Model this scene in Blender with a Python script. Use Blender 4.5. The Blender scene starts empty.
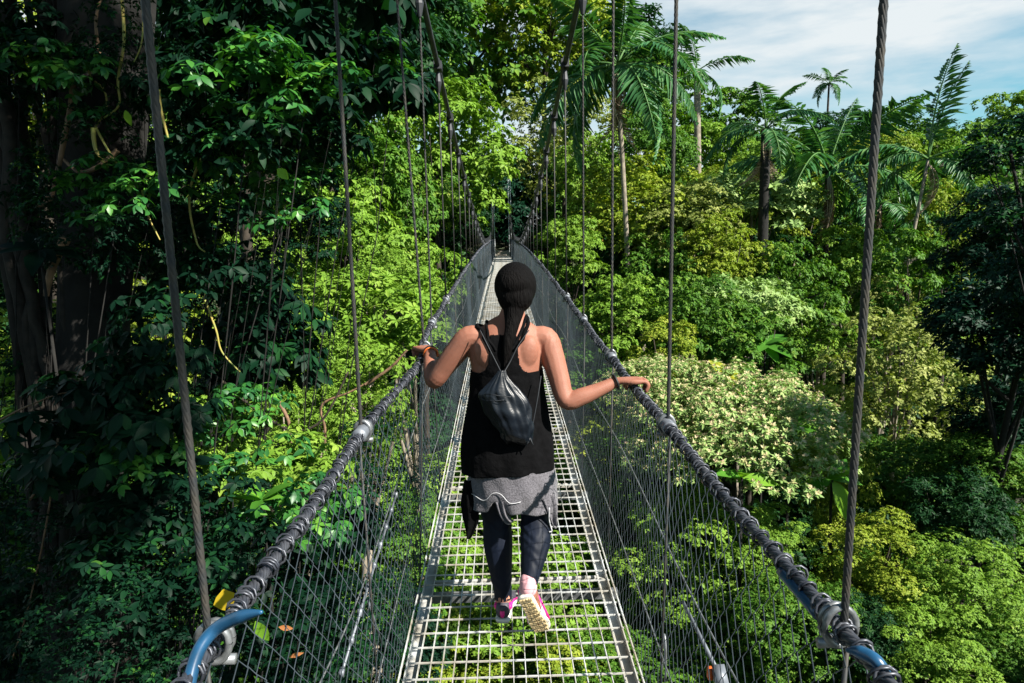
import bpy, bmesh, math, random
import numpy as np
from mathutils import Vector, Matrix

sc = bpy.context.scene
C = sc.collection
PI = math.pi
random.seed(7)

# ------------------------------------------------------------------ camera
F = 683.0
PITCH, ROLL, YAW = 8.8, -1.13, 0.7
CAM = Vector((-0.03, 0, 0))
cam_d = bpy.data.cameras.new('camera')
cam = bpy.data.objects.new('camera', cam_d)
C.objects.link(cam)
MAT = (Matrix.Rotation(math.radians(-YAW), 3, 'Z') @ Matrix.Rotation(math.radians(90 - PITCH), 3, 'X')
       @ Matrix.Rotation(math.radians(ROLL), 3, 'Z'))
cam.matrix_world = Matrix.Translation(CAM) @ MAT.to_4x4()
cam_d.sensor_width = 36
cam_d.lens = F / 1024 * 36
cam_d.clip_start = 0.05
cam_d.clip_end = 3000
sc.camera = cam

# ------------------------------------------------------------------ light
SUN = Vector((0.68, -0.47, 0.74)).normalized()
world = bpy.data.worlds.new('World')
sc.world = world
world.use_nodes = True
nt = world.node_tree
nt.nodes.clear()
wo = nt.nodes.new('ShaderNodeOutputWorld')
bg = nt.nodes.new('ShaderNodeBackground')
sky = nt.nodes.new('ShaderNodeTexSky')
sky.sky_type = 'NISHITA'
sky.sun_disc = False
sky.sun_elevation = math.asin(SUN.z)
sky.sun_rotation = math.atan2(SUN.x, SUN.y)
sky.altitude = 400
sky.air_density = 1.0
sky.dust_density = 0.6
sky.ozone_density = 1.0
# thin high cloud
tc = nt.nodes.new('ShaderNodeTexCoord')
mp = nt.nodes.new('ShaderNodeMapping')
mp.inputs['Scale'].default_value = (1.6, 1.6, 7.0)
mp.inputs['Rotation'].default_value = (0.25, 0.3, 0.4)
nz = nt.nodes.new('ShaderNodeTexNoise')
nz.inputs['Scale'].default_value = 1.7
nz.inputs['Detail'].default_value = 7
nz.inputs['Roughness'].default_value = 0.55
cr = nt.nodes.new('ShaderNodeValToRGB')
cr.color_ramp.elements[0].position = 0.37
cr.color_ramp.elements[1].position = 0.62
mixs = nt.nodes.new('ShaderNodeMixRGB')
mixs.inputs[2].default_value = (6.3, 6.8, 7.0, 1)
hs = nt.nodes.new('ShaderNodeMixRGB')
hs.blend_type = 'MULTIPLY'
hs.inputs[0].default_value = 1.0
hs.inputs[2].default_value = (.60, 1.10, 1.05, 1)
nt.links.new(tc.outputs['Generated'], mp.inputs[0])
nt.links.new(mp.outputs[0], nz.inputs[0])
nt.links.new(nz.outputs[0], cr.inputs[0])
sx = nt.nodes.new('ShaderNodeSeparateXYZ')
mr = nt.nodes.new('ShaderNodeMapRange')
mr.inputs['From Min'].default_value = 0.30
mr.inputs['From Max'].default_value = 0.62
mr.inputs['To Min'].default_value = 1.0
mr.inputs['To Max'].default_value = 0.06
mm = nt.nodes.new('ShaderNodeMath')
mm.operation = 'MULTIPLY'
nt.links.new(tc.outputs['Generated'], sx.inputs[0])
nt.links.new(sx.outputs[2], mr.inputs[0])
nt.links.new(mr.outputs[0], mm.inputs[0])
nt.links.new(cr.outputs[0], mm.inputs[1])
nt.links.new(mm.outputs[0], mixs.inputs[0])
nt.links.new(sky.outputs[0], hs.inputs[1])
nt.links.new(hs.outputs[0], mixs.inputs[1])
nt.links.new(mixs.outputs[0], bg.inputs[0])
bg.inputs[1].default_value = 0.05
nt.links.new(bg.outputs[0], wo.inputs[0])

sd = bpy.data.lights.new('sun', 'SUN')
sd.energy = 5.0
sd.angle = math.radians(0.5)
sd.color = (1.0, 0.95, 0.86)
so = bpy.data.objects.new('sun', sd)
C.objects.link(so)
so.rotation_mode = 'QUATERNION'
so.rotation_quaternion = SUN.to_track_quat('Z', 'Y')
so.location = (0, 0, 30)

sc.view_settings.view_transform = 'Standard'
sc.view_settings.look = 'None'
sc.view_settings.gamma = 1
sc.view_settings.use_curve_mapping = False
sc.view_settings.exposure = 1.38
sc.cycles.max_bounces = 5
sc.cycles.diffuse_bounces = 3
sc.cycles.glossy_bounces = 2
sc.cycles.transmission_bounces = 3
sc.cycles.transparent_max_bounces = 4
sc.cycles.use_denoising = True
sc.cycles.sample_clamp_indirect = 4
sc.cycles.caustics_reflective = False
sc.cycles.caustics_refractive = False


# ------------------------------------------------------------------ geometry helpers
def at(px, py, Y):
    """the point at forward distance Y seen at that place of the photograph"""
    d = MAT @ Vector(((px - 512) / F, (341.5 - py) / F, -1))
    return CAM + d * (Y / d.y)


def nrm(a):
    return a / np.maximum(np.linalg.norm(a, axis=-1, keepdims=True), 1e-9)


class MB:
    def __init__(s):
        s.v, s.f, s.a, s.n = [], [], [], 0

    def add(s, v, faces, a=None):
        """v (N,3); faces: list of (M,k) arrays"""
        v = np.asarray(v, float).reshape(-1, 3)
        for f in faces:
            f = np.asarray(f)
            if len(f):
                s.f.append(f + s.n)
        s.v.append(v)
        s.a.append(np.zeros(len(v)) if a is None else np.asarray(a, float))
        s.n += len(v)

    def box(s, c, size, R=None):
        x, y, z = np.array(size) / 2
        v = np.array([[-x, -y, -z], [x, -y, -z], [x, y, -z], [-x, y, -z], [-x, -y, z], [x, -y, z], [x, y, z], [-x, y, z]])
        if R is not None:
            v = v @ np.array(R).T
        s.add(v + np.array(c), [np.array([[3, 2, 1, 0], [4, 5, 6, 7], [0, 1, 5, 4], [1, 2, 6, 5], [2, 3, 7, 6], [3, 0, 4, 7]])])

    def tubes(s, P, r, sides=6, caps=True, a=None):
        """P (K,n,3) polylines; r scalar, (n,) or (K,n)"""
        P = np.asarray(P, float)
        if P.ndim == 2:
            P = P[None]
        K, n, _ = P.shape
        r = np.broadcast_to(np.asarray(r, float), (K, n))
        T = np.empty_like(P)
        T[:, 1:-1] = P[:, 2:] - P[:, :-2]
        T[:, 0] = P[:, 1] - P[:, 0]
        T[:, -1] = P[:, -1] - P[:, -2]
        T = nrm(T)
        mean = nrm(P[:, -1] - P[:, 0] + 1e-6)
        ref = np.where(np.abs(mean[:, 2:3]) < 0.8, np.array([0, 0, 1.0]), np.array([1.0, 0, 0]))[:, None, :]
        U = nrm(np.cross(T, np.broadcast_to(ref, T.shape)) + 1e-9)
        V = np.cross(T, U)
        ang = np.arange(sides) * 2 * PI / sides
        ring = U[:, :, None, :] * np.cos(ang)[:, None] + V[:, :, None, :] * np.sin(ang)[:, None]
        v = P[:, :, None, :] + ring * r[:, :, None, None]
        i = np.arange(n - 1)[:, None]
        j = np.arange(sides)[None]
        q = np.stack([i * sides + j, i * sides + (j + 1) % sides, (i + 1) * sides + (j + 1) % sides, (i + 1) * sides + j], -1).reshape(-1, 4)
        off = (np.arange(K) * n * sides)[:, None, None]
        fs = [(q[None] + off).reshape(-1, 4)]
        if caps:
            c0 = np.arange(sides)[::-1][None] + off[:, 0]
            c1 = np.arange(sides)[None] + (n - 1) * sides + off[:, 0]
            fs += [c0, c1]
        s.add(v.reshape(-1, 3), fs, None if a is None else np.repeat(a, n * sides))

    def build(s, name, mat, parent=None, smooth=True, mesh_only=False):
        me = bpy.data.meshes.new(name)
        V = np.concatenate(s.v)
        A = np.concatenate(s.a)
        me.vertices.add(len(V))
        me.vertices.foreach_set('co', V.astype(np.float32).ravel())
        idx = np.concatenate([f.ravel() for f in s.f]).astype(np.int32)
        tot = np.concatenate([np.full(len(f), f.shape[1]) for f in s.f]).astype(np.int32)
        me.loops.add(len(idx))
        me.loops.foreach_set('vertex_index', idx)
        me.polygons.add(len(tot))
        me.polygons.foreach_set('loop_start', np.concatenate([[0], np.cumsum(tot)[:-1]]).astype(np.int32))
        me.polygons.foreach_set('loop_total', tot)
        me.polygons.foreach_set('use_smooth', np.full(len(tot), smooth))
        at_ = me.attributes.new('rnd', 'FLOAT', 'POINT')
        at_.data.foreach_set('value', A.astype(np.float32))
        me.update(calc_edges=True)
        me.validate()
        me.materials.append(mat)
        if mesh_only:
            return me
        return link(name, me, parent)


def link(name, data, parent=None, loc=None):
    o = bpy.data.objects.new(name, data)
    C.objects.link(o)
    if parent:
        o.parent = parent
    if loc is not None:
        o.location = loc
    return o


def tag(o, label=None, cat=None, group=None, kind=None):
    if label:
        o['label'] = label
    if cat:
        o['category'] = cat
    if group:
        o['group'] = group
    if kind:
        o['kind'] = kind
    return o


def empty(name, loc, label=None, cat=None, group=None):
    o = link(name, None, None, loc)
    o.empty_display_size = 0.3
    return tag(o, label, cat, group)


# ------------------------------------------------------------------ materials
def newmat(name):
    m = bpy.data.materials.new(name)
    m.use_nodes = True
    return m, m.node_tree, m.node_tree.nodes['Principled BSDF']


def mat(name, col, rough=0.6, metal=0.0, noise=0.0, scale=20.0, bump=0.0, col2=None, coord='Object', spec=0.5, sheen=0):
    m, t, b = newmat(name)
    b.inputs['Base Color'].default_value = (*col, 1)
    b.inputs['Roughness'].default_value = rough
    b.inputs['Metallic'].default_value = metal
    b.inputs['Specular IOR Level'].default_value = spec
    if sheen:
        b.inputs['Sheen Weight'].default_value = sheen
    if noise or bump or col2:
        tc = t.nodes.new('ShaderNodeTexCoord')
        n = t.nodes.new('ShaderNodeTexNoise')
        n.inputs['Scale'].default_value = scale
        n.inputs['Detail'].default_value = 6
        t.links.new(tc.outputs[coord], n.inputs['Vector'])
        if noise or col2:
            r = t.nodes.new('ShaderNodeValToRGB')
            r.color_ramp.elements[0].position = 0.35
            r.color_ramp.elements[1].position = 0.65
            c2 = col2 or tuple(c * (1 + noise) for c in col)
            c1 = col if col2 else tuple(c * (1 - noise) for c in col)
            r.color_ramp.elements[0].color = (*c1, 1)
            r.color_ramp.elements[1].color = (*c2, 1)
            t.links.new(n.outputs[0], r.inputs[0])
            t.links.new(r.outputs[0], b.inputs['Base Color'])
        if bump:
            bn = t.nodes.new('ShaderNodeBump')
            bn.inputs['Strength'].default_value = bump
            bn.inputs['Distance'].default_value = 0.02
            t.links.new(n.outputs[0], bn.inputs['Height'])
            t.links.new(bn.outputs[0], b.inputs['Normal'])
    return m


def leafmat(name, stops, rough=0.5, trans=0.22, tt=(1.3, 1.5, 0.5), spec=.12):
    """each leaf has its own tint, picked from the stops by a random number stored on it"""
    m, t, b = newmat(name)
    a = t.nodes.new('ShaderNodeAttribute')
    a.attribute_name = 'rnd'
    r = t.nodes.new('ShaderNodeValToRGB')
    els = r.color_ramp.elements
    while len(els) < len(stops):
        els.new(0.5)
    for e, (p, c) in zip(els, stops):
        e.position = p
        e.color = (*c, 1)
    t.links.new(a.outputs['Fac'], r.inputs[0])
    t.links.new(r.outputs[0], b.inputs['Base Color'])
    b.inputs['Roughness'].default_value = rough
    b.inputs['Specular IOR Level'].default_value = spec
    tr = t.nodes.new('ShaderNodeBsdfTranslucent')
    mul = t.nodes.new('ShaderNodeMixRGB')
    mul.blend_type = 'MULTIPLY'
    mul.inputs[0].default_value = 1
    mul.inputs[2].default_value = (*tt, 1)
    t.links.new(r.outputs[0], mul.inputs[1])
    t.links.new(mul.outputs[0], tr.inputs[0])
    mx = t.nodes.new('ShaderNodeMixShader')
    mx.inputs[0].default_value = trans
    t.links.new(b.outputs[0], mx.inputs[1])
    t.links.new(tr.outputs[0], mx.inputs[2])
    t.links.new(mx.outputs[0], t.nodes['Material Output'].inputs[0])
    return m


M = {}
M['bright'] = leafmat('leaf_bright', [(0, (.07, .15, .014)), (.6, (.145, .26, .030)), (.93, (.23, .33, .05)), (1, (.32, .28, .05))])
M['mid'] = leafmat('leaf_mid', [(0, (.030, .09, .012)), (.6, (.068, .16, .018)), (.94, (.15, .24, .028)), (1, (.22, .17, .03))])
M['yellow'] = leafmat('leaf_yellow', [(0, (.085, .15, .012)), (.5, (.18, .245, .022)), (.9, (.30, .34, .045)), (1, (.28, .15, .04))])
M['olive'] = leafmat('leaf_olive', [(0, (.12, .17, .04)), (.6, (.24, .28, .07)), (.9, (.35, .37, .12)), (1, (.26, .15, .06))])
M['grey'] = leafmat('leaf_grey', [(0, (.11, .20, .055)), (.6, (.22, .33, .10)), (1, (.38, .46, .18))], trans=.15)
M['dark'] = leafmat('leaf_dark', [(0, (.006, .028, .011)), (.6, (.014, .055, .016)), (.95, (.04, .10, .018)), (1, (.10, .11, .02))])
M['shade'] = leafmat('leaf_shade', [(0, (.002, .014, .008)), (.7, (.005, .030, .014)), (1, (.014, .06, .018))], rough=.5, trans=.1)  # shadow put into the leaf colour, for trees standing in shade
M['deep'] = leafmat('leaf_deep_shade', [(0, (.002, .011, .007)), (.6, (.004, .024, .011)), (.88, (.014, .07, .016)), (.97, (.08, .17, .02)), (1, (.25, .22, .03))], rough=.5, spec=.10)  # near left foliage: its shade is painted in as darker leaf tints
M['sprig'] = leafmat('leaf_sprig', [(0, (.008, .05, .02)), (.4, (.022, .11, .025)), (.75, (.06, .20, .025)), (.93, (.16, .32, .035)), (1, (.34, .32, .04))], rough=.40, spec=.35)
M['palm'] = leafmat('leaf_palm', [(0, (.03, .10, .035)), (.7, (.055, .155, .05)), (1, (.12, .22, .07))], rough=.35, trans=.2)
M['dead'] = leafmat('leaf_dead', [(0, (.16, .11, .07)), (.6, (.30, .23, .16)), (1, (.42, .33, .25))], trans=.1, tt=(1, 1, 1))
M['bloom'] = leafmat('blossom', [(0, (.48, .46, .20)), (.6, (.60, .52, .30)), (1, (.66, .46, .34))], trans=.25, tt=(1, 1, 1))
M['yel'] = leafmat('leaf_yellowed', [(0, (.55, .40, .02)), (.7, (.62, .44, .03)), (1, (.35, .14, .05))], trans=.3, tt=(1.1, 1.0, .4))
M['banana'] = leafmat('leaf_banana', [(0, (.05, .16, .02)), (.6, (.09, .25, .03)), (.9, (.17, .33, .03)), (1, (.34, .35, .03))], rough=.3, trans=.35)
M['bark'] = mat('bark', (.028, .021, .014), .9, noise=.5, scale=6, bump=.6)
M['bark_pale'] = mat('bark_pale', (.20, .17, .13), .85, noise=.4, scale=5, bump=.4)
M['bark_dark'] = mat('bark_dark', (.006, .0055, .0045), .95, noise=.5, scale=9, bump=.8)
M['root'] = mat('root_bark', (.014, .011, .008), .9, noise=.6, scale=12, bump=.7)
M['vine'] = mat('vine_stem', (.36, .27, .06), .6, noise=.3, scale=15, col2=(.20, .24, .05))
M['vine_brown'] = mat('vine_brown', (.17, .10, .055), .8, noise=.4, scale=12, bump=.4)
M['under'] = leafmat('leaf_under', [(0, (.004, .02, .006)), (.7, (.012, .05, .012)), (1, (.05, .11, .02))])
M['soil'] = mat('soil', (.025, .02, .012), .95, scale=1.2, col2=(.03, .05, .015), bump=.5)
M['steel'] = mat('galvanised_steel', (.20, .21, .22), .42, .6, noise=.4, scale=30)
M['deck'] = mat('deck_steel', (.34, .30, .23), .5, .2, scale=5, col2=(.58, .60, .60))
M['mesh'] = mat('mesh_wire', (.07, .09, .11), .45, .4, noise=.25, scale=8)
M['rope'] = mat('cable_steel', (.04, .045, .06), .42, .5, scale=30, col2=(.09, .095, .11))
M['hang'] = mat('hanger_steel', (.026, .030, .034), .6, .15, scale=25, col2=(.05, .045, .038), spec=.3)
M['maincable'] = mat('main_cable_steel', (.035, .037, .042), .55, .4, noise=.3, scale=10)
M['blue'] = mat('blue_hose', (.012, .06, .13), .28, noise=.25, scale=25, spec=.6)
M['towerpaint'] = mat('tower_paint', (.70, .76, .78), .5, .1, noise=.3)
M['concrete'] = mat('concrete', (.42, .37, .30), .9, noise=.2, scale=9, bump=.3)
M['paint'] = mat('pale_paint', (.15, .165, .19), .5, .3, noise=.35, scale=6)
M['orange'] = mat('orange_tag', (.7, .12, .02), .5)

# ------------------------------------------------------------------ bridge
L = 0.52
SP, Y0, YE = 1.21, -2.0, 47.0
_dy = [-4, 3, 5.7, 9.5, 14, 19, 26, 33, 40, 47, 50]
_dz = [-1.72, -1.70, -1.60, -1.45, -1.32, -1.23, -1.16, -1.17, -1.23, -1.32, -1.36]


def smooth_interp(y, ys, zs):
    y = np.asarray(y, float)
    a = np.interp(y - .8, ys, zs) + np.interp(y, ys, zs) + np.interp(y + .8, ys, zs)
    return a / 3


def deck_z(y):
    return smooth_interp(y, _dy, _dz)


def rail(y, s):
    """centre line of the hand cable; on the left the walker pulls it in and up"""
    y = np.asarray(y, float)
    h = np.interp(y, [0, 6, 14, 24, 47], [1.05, 1.06, 1.02, .96, 1.05])
    z = deck_z(y) + h
    # slight slack between two hangers
    z = z - 0.012 * (1 - np.cos(2 * PI * (y - 1.04) / SP)) / 2
    x = s * (L + 0 * y)
    if s < 0:
        g = np.exp(-((y - 3.22) / .55) ** 2)
        x = x + .105 * g
        z = z + .075 * g
    return np.stack([x, y, z], -1)


def main_z(y):
    return -.19 + .0050 * (np.asarray(y, float) - 23.6) ** 2


bridge = empty('suspension_bridge', (0, 24, -1.3), 'narrow steel suspension footbridge with grated deck and wire mesh sides', 'bridge')
OFF = Vector(bridge.location)


def bpart(mb, name, m, parent=None, smooth=True):
    """build a part of the bridge whose geometry was written in world space"""
    p = parent or bridge
    o = mb.build(name, m, p, smooth)
    if parent is None:
        o.matrix_parent_inverse = Matrix.Translation(-OFF)
    return o


# deck panels: one mesh, copied along the span
DW = .455
pm = MB()
Lp = SP - .012
nb = 18
for i in range(nb):
    x = -DW + .05 + (2 * DW - .10) * i / (nb - 1)
    pm.box((x, 0, -.011), (.0032, Lp, .018))
nc = 12
for i in range(nc):
    y = -Lp / 2 + .04 + (Lp - .08) * i / (nc - 1)
    pm.box((0, y, -.003), (2 * DW + .012, .0055, .006))
for s in (-1, 1):
    pm.box((s * (DW - .022), 0, -.030), (.040, Lp, .010))
    pm.box((s * (DW - .004), 0, -.022), (.005, Lp, .060))
    pm.box((s * (DW + .018), 0, -.004), (.005, Lp, .014))
for y in (-Lp / 2 + .03, ):
    pm.box((0, y, -.040), (2 * DW, .022, .022))
pme = pm.build('deck_panel', M['deck'], mesh_only=True, smooth=False)
npan = 39
ystart = 3.19 - SP * 4
for i in range(npan + 1):
    ya = ystart + i * SP
    yb = ya + SP
    if ya > YE - .5:
        break
    za, zb = float(deck_z(ya)), float(deck_z(yb))
    o = link('deck_panel', pme, bridge)
    o.rotation_euler = (math.atan2(zb - za, SP), random.uniform(-.004, .004), random.uniform(-.002, .002))
    o.location = Vector((.005, (ya + yb) / 2, (za + zb) / 2)) - OFF
    bb = MB()
    bb.box((0, 0, 0), (1.02, .04, .04))
    if i == 0:
        bme = bb.build('cross_beam', M['steel'], mesh_only=True, smooth=False)
    b = link('cross_beam', bme, bridge)
    b.location = Vector((.005, ya + .004, za - .10)) - OFF

# twisted hand cables
for s in (-1, 1):
    mb = MB()
    yy = np.arange(Y0, 9.0, .012)
    c = rail(yy, s)
    for k in range(6):
        a = yy / .11 * 2 * PI + k * PI / 3
        P = c + np.stack([np.cos(a) * .0072, 0 * a, np.sin(a) * .0072], -1)
        mb.tubes(P, .0052, 5)
    mb.tubes(c, .008, 5)
    y2 = np.arange(8.95, YE + .3, .3)
    mb.tubes(rail(y2, s), .0145, 6)
    hc = bpart(mb, 'hand_cable', M['rope'])
    # wraps of tie wire, three or four turns each
    mb = MB()
    rs = np.random.RandomState(5 + s)
    ang = np.linspace(0, 2 * PI, 11)
    y = Y0
    while y < 12:
        c0 = rail(y, s)
        nt_ = rs.randint(2, 5)
        for q in range(nt_):
            tl = rs.uniform(-.45, .45)
            rr = rs.uniform(.0135, .0200)
            cy = y + q * .0065 + rs.uniform(-.003, .003)
            P = np.stack([np.cos(ang) * rr, np.sin(ang) * rr * tl + cy * 0, np.sin(ang) * rr], -1)
            P = P + rail(cy, s) + rs.uniform(-.003, .003, 3)
            mb.tubes(P, .0027, 4, caps=False)
        y += rs.uniform(.042, .07)
    y = 12.
    while y < YE:
        P = np.stack([np.cos(ang[::2]) * .02, 0 * ang[::2], np.sin(ang[::2]) * .02], -1) + rail(y, s)
        mb.tubes(P, .006, 4, caps=False)
        y += .12
    bpart(mb, 'tie_wire', M['rope'])['kind'] = 'stuff'

# side netting of zigzag wires
for s in (-1, 1):
    mb = MB()
    sp = .043
    ys = np.arange(-.6, YE - .2, sp)
    n = 25
    t = np.linspace(0, 1, n)
    rs = np.random.RandomState(11 + s)
    top = rail(ys, s)
    zt = top[:, 2] - .008
    zb = deck_z(ys) - .035
    T = t[None]
    X = top[:, 0:1] * (1 - T) + s * (DW + .03) * T + s * np.sin(T * PI) * (.018 + .02 * np.sin(ys[:, None] * 1.9 + 1 + s))
    Z = zt[:, None] * (1 - T) + zb[:, None] * T
    ph = np.where((np.arange(len(ys))[:, None] + np.arange(n)[None]) % 2 == 0, 1, -1)
    Yv = ys[:, None] + ph * sp * .46 + .02 * np.sin(T * 5 + ys[:, None] * .7) * np.sin(T * PI) + rs.uniform(-.003, .003, (len(ys), n))
    X = X + ph * .002
    P = np.stack([X, Yv, Z], -1)
    near = ys < 2.6
    mb.tubes(P[near], .0014, 4, caps=False)
    mb.tubes(P[~near], .0013, 3, caps=False)
    bpart(mb, 'wire_netting', M['mesh'])
    # straining wires threaded lengthwise through the netting
    mb = MB()
    for h, amp in ((.62, .03), (.22, .02)):
        y = np.arange(.2, YE - .3, .12)
        tt_ = 1 - h / 1.05
        x = s * (L * (1 - tt_) + (DW + .03) * tt_ + math.sin(tt_ * PI) * .03)
        z = deck_z(y) + h + amp * np.sin(y * 2.1 + s) - (.10 * np.exp(-((y - 1.9) / .8) ** 2) if s < 0 else 0)
        P = np.stack([x + 0 * y, y, z], -1)
        mb.tubes(P, .0028, 5)
    bpart(mb, 'straining_wire', M['steel'])

# bright rod and coupling on the right, loose loop of wire below
rodY = [(620, 540), (662, 570), (722, 678)]
mb = MB()
def on_side(px, py, xs):
    d = MAT @ Vector(((px - 512) / F, (341.5 - py) / F, -1))
    return CAM + d * ((xs - CAM.x) / d.x)
pa, pb = on_side(683, 602, .535), on_side(720, 676, .535)
mb.tubes(np.array([pa, pb]), .006, 8)
bpart(mb, 'turnbuckle_rod', M['paint'])
mb = MB()
mb.box(pb, (.03, .05, .03), Matrix.Rotation(.6, 3, 'X'))
mb.box(pb + Vector((0, .012, -.02)), (.02, .03, .02))
cp = bpart(mb, 'coupling', M['paint'])
mb = MB()
mb.box(pb + Vector((-.018, .03, -.012)), (.012, .02, .03))
bpart(mb, 'orange_tag', M['orange'])
pa, pb = on_side(396, 495, -.53), on_side(342, 672, -.53)
mb = MB()
mb.tubes(np.array([pa, pb]), .005, 6)
for k in range(9):
    q = pa.lerp(pb, k / 8)
    mb.box(q, (.014, .018, .024), Matrix.Rotation(k, 3, 'X'))
pa, pb = on_side(368, 600, -.53), on_side(382, 645, -.53)
mb.tubes(np.array([pa, pb]), .004, 6)
bpart(mb, 'brace_rod', M['paint'])
mb = MB()
a = np.linspace(-.6, 3.9, 18)
cc = np.array(on_side(664, 660, .53))
mb.tubes(np.stack([0 * a, np.cos(a) * .03, np.sin(a) * .10], -1) + cc, .004, 5)
bpart(mb, 'wire_loop', M['steel'])

# main cables
for s in (-1, 1):
    mb = MB()
    y = np.arange(Y0 - 1, YE + .01, .4)
    xo = L + .02 * np.clip((6 - y) / 6, 0, 1)
    mb.tubes(np.stack([s * xo, y, main_z(y)], -1), .021, 8)
    # back stay past the far tower
    mb.tubes(np.array([[s * L, YE, main_z(YE)], [s * (L + .5), YE + 7, 1.4]]), .021, 8)
    bpart(mb, 'main_cable', M['maincable'])

# hangers: a twisted rope, top clamp and socket as sub-parts
def twisted(p0, p1, r, turns_per_m, strands=3, step=.02):
    n = max(3, int(abs(p1[2] - p0[2]) / step))
    t = np.linspace(0, 1, n)
    c = np.array(p0)[None] * (1 - t[:, None]) + np.array(p1)[None] * t[:, None]
    ln = np.linalg.norm(np.array(p1) - np.array(p0))
    P = []
    for k in range(strands):
        a = t * ln * turns_per_m * 2 * PI + k * 2 * PI / strands
        P.append(c + np.stack([np.cos(a) * r * .52, np.sin(a) * r * .52, 0 * a], -1))
    return np.array(P)


for s in (-1, 1):
    for k in range(38):
        y = 1.04 + k * SP
        if y > YE - .6:
            break
        rp = rail(y, s)
        mz = float(main_z(y))
        mz = max(mz, rp[2] + .10)
        xo = L + .02 * max(0, (6 - y) / 6)
        top = (s * xo, y, mz)
        mb = MB()
        if k < 4:
            mb.tubes(twisted(top, (rp[0] + s * .004, y, rp[2] - .02), .0066, 11 if k < 2 else 14, 6 if k < 2 else 3), .0036 if k < 2 else .0042, 5)
            mb.tubes(np.array([top, (rp[0] + s * .004, y, rp[2] - .02)]), .0042, 5)
        else:
            mb.tubes(np.array([top, (rp[0], y, rp[2])]), .0068, 6)
        # tail that runs on to the deck beam
        mb.tubes(np.array([(rp[0] + s * .012, y, rp[2]), (s * (L - .012), y, float(deck_z(y)) - .09)]), .0045, 5)
        h = bpart(mb, 'hanger', M['hang'])
        mb = MB()
        mb.tubes(np.array([(top[0], y, mz - .20), (top[0], y, mz - .12), (top[0], y, mz - .045)]), np.array([.012, .028, .016]), 8)
        sl = math.atan(.01 * (y - 23.6))
        mb.box((top[0], y, mz), (.066, .085, .066), Matrix.Rotation(sl, 3, 'X'))
        mb.box((top[0], y, mz + .045), (.03, .03, .04))
        bpart(mb, 'clamp', M['maincable'], h, False)
        if k < 5:
            mb = MB()
            a = np.linspace(0, 2 * PI, 17)
            # shackle round the hand cable
            mb.tubes(np.stack([np.cos(a) * .026, 0 * a + .004, np.sin(a) * .034], -1) + rp, .007, 6, caps=False)
            mb.tubes(np.stack([np.cos(a) * .026, .022 + 0 * a, np.sin(a) * .030], -1) + rp, .0055, 6, caps=False)
            mb.tubes(np.array([rp + [-.032, .012, -.034], rp + [.032, .012, -.034]]), .009, 8)
            bpart(mb, 'shackle', M['steel'], h)
            if k >= 1:
                mb = MB()
                yy = np.linspace(y - .055, y + .055, 7)
                mb.tubes(rail(yy, s), .0245, 10)
                bpart(mb, 'sleeve', M['paint'], h)

# blue hose ends at the nearest hangers
for s, pts in ((-1, [(262, 612, .97), (240, 617, .99), (216, 629, 1.0), (199, 650, .98), (189, 684, .95), (186, 720, .92)]),
               (1, [(846, 650, .97), (862, 653, .95), (877, 662, .93), (886, 680, .92), (887, 700, .91), (884, 735, .90)])):
    P = np.array([at(*p) for p in pts])
    t = np.linspace(0, len(P) - 1, 40)
    def cr_(t):
        i = np.clip(t.astype(int), 0, len(P) - 2)
        f = (t - i)[:, None]
        g = lambda k: P[np.clip(i + k, 0, len(P) - 1)]
        return .5 * (2 * g(0) + (g(1) - g(-1)) * f + (2 * g(-1) - 5 * g(0) + 4 * g(1) - g(2)) * f ** 2 + (3 * g(0) - g(-1) - 3 * g(1) + g(2)) * f ** 3)
    r = np.full(40, .0105)
    r[:8] = np.linspace(.0025, .0105, 8)
    mb = MB()
    mb.tubes(cr_(t), r, 10)
    bpart(mb, 'blue_hose', M['blue'])
mb = MB()
yy = np.linspace(1.10, 1.26, 10)
mb.tubes(rail(yy, 1) + np.array([-.008, 0, -.012]), .012, 8)
bpart(mb, 'blue_hose', M['blue'])

# far tower
tw = link('tower', None, bridge)
tw.matrix_parent_inverse = Matrix.Translation(-OFF)
mb = MB()
for s in (-1, 1):
    for dx in (-.07, .07):
        for dy in (-.1, .1):
            ht = 4.6 if s > 0 else 3.5
            mb.tubes(np.array([[s * .56 + dx, YE + dy, -3.4], [s * .56 + dx, YE + dy, ht]]), .026, 6)
    z = -3.0
    k = 0
    while z < (4.2 if s > 0 else 3.1):
        e = .07 if k % 2 else -.07
        mb.tubes(np.array([[s * .56 - e, YE - .1, z], [s * .56 + e, YE - .1, z + .5]]), .016, 5)
        z += .5
        k += 1
bpart(mb, 'post', M['towerpaint'], tw)
mb = MB()
mb.box((0, YE, 3.15), (1.35, .12, .10))
mb.box((0, YE, 2.5), (.1, .1, .05))
bpart(mb, 'crossbar', M['towerpaint'], tw, False)
mb = MB()
mb.box((0, YE + 1.0, -1.36), (1.15, 1.8, .22))
mb.box((0, YE + 2.4, -1.21), (1.15, 1.0, .30))
mb.box((0, YE + 1.2, -2.6), (1.6, 2.6, 2.3))
bpart(mb, 'landing', M['concrete'], None, False)

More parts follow.
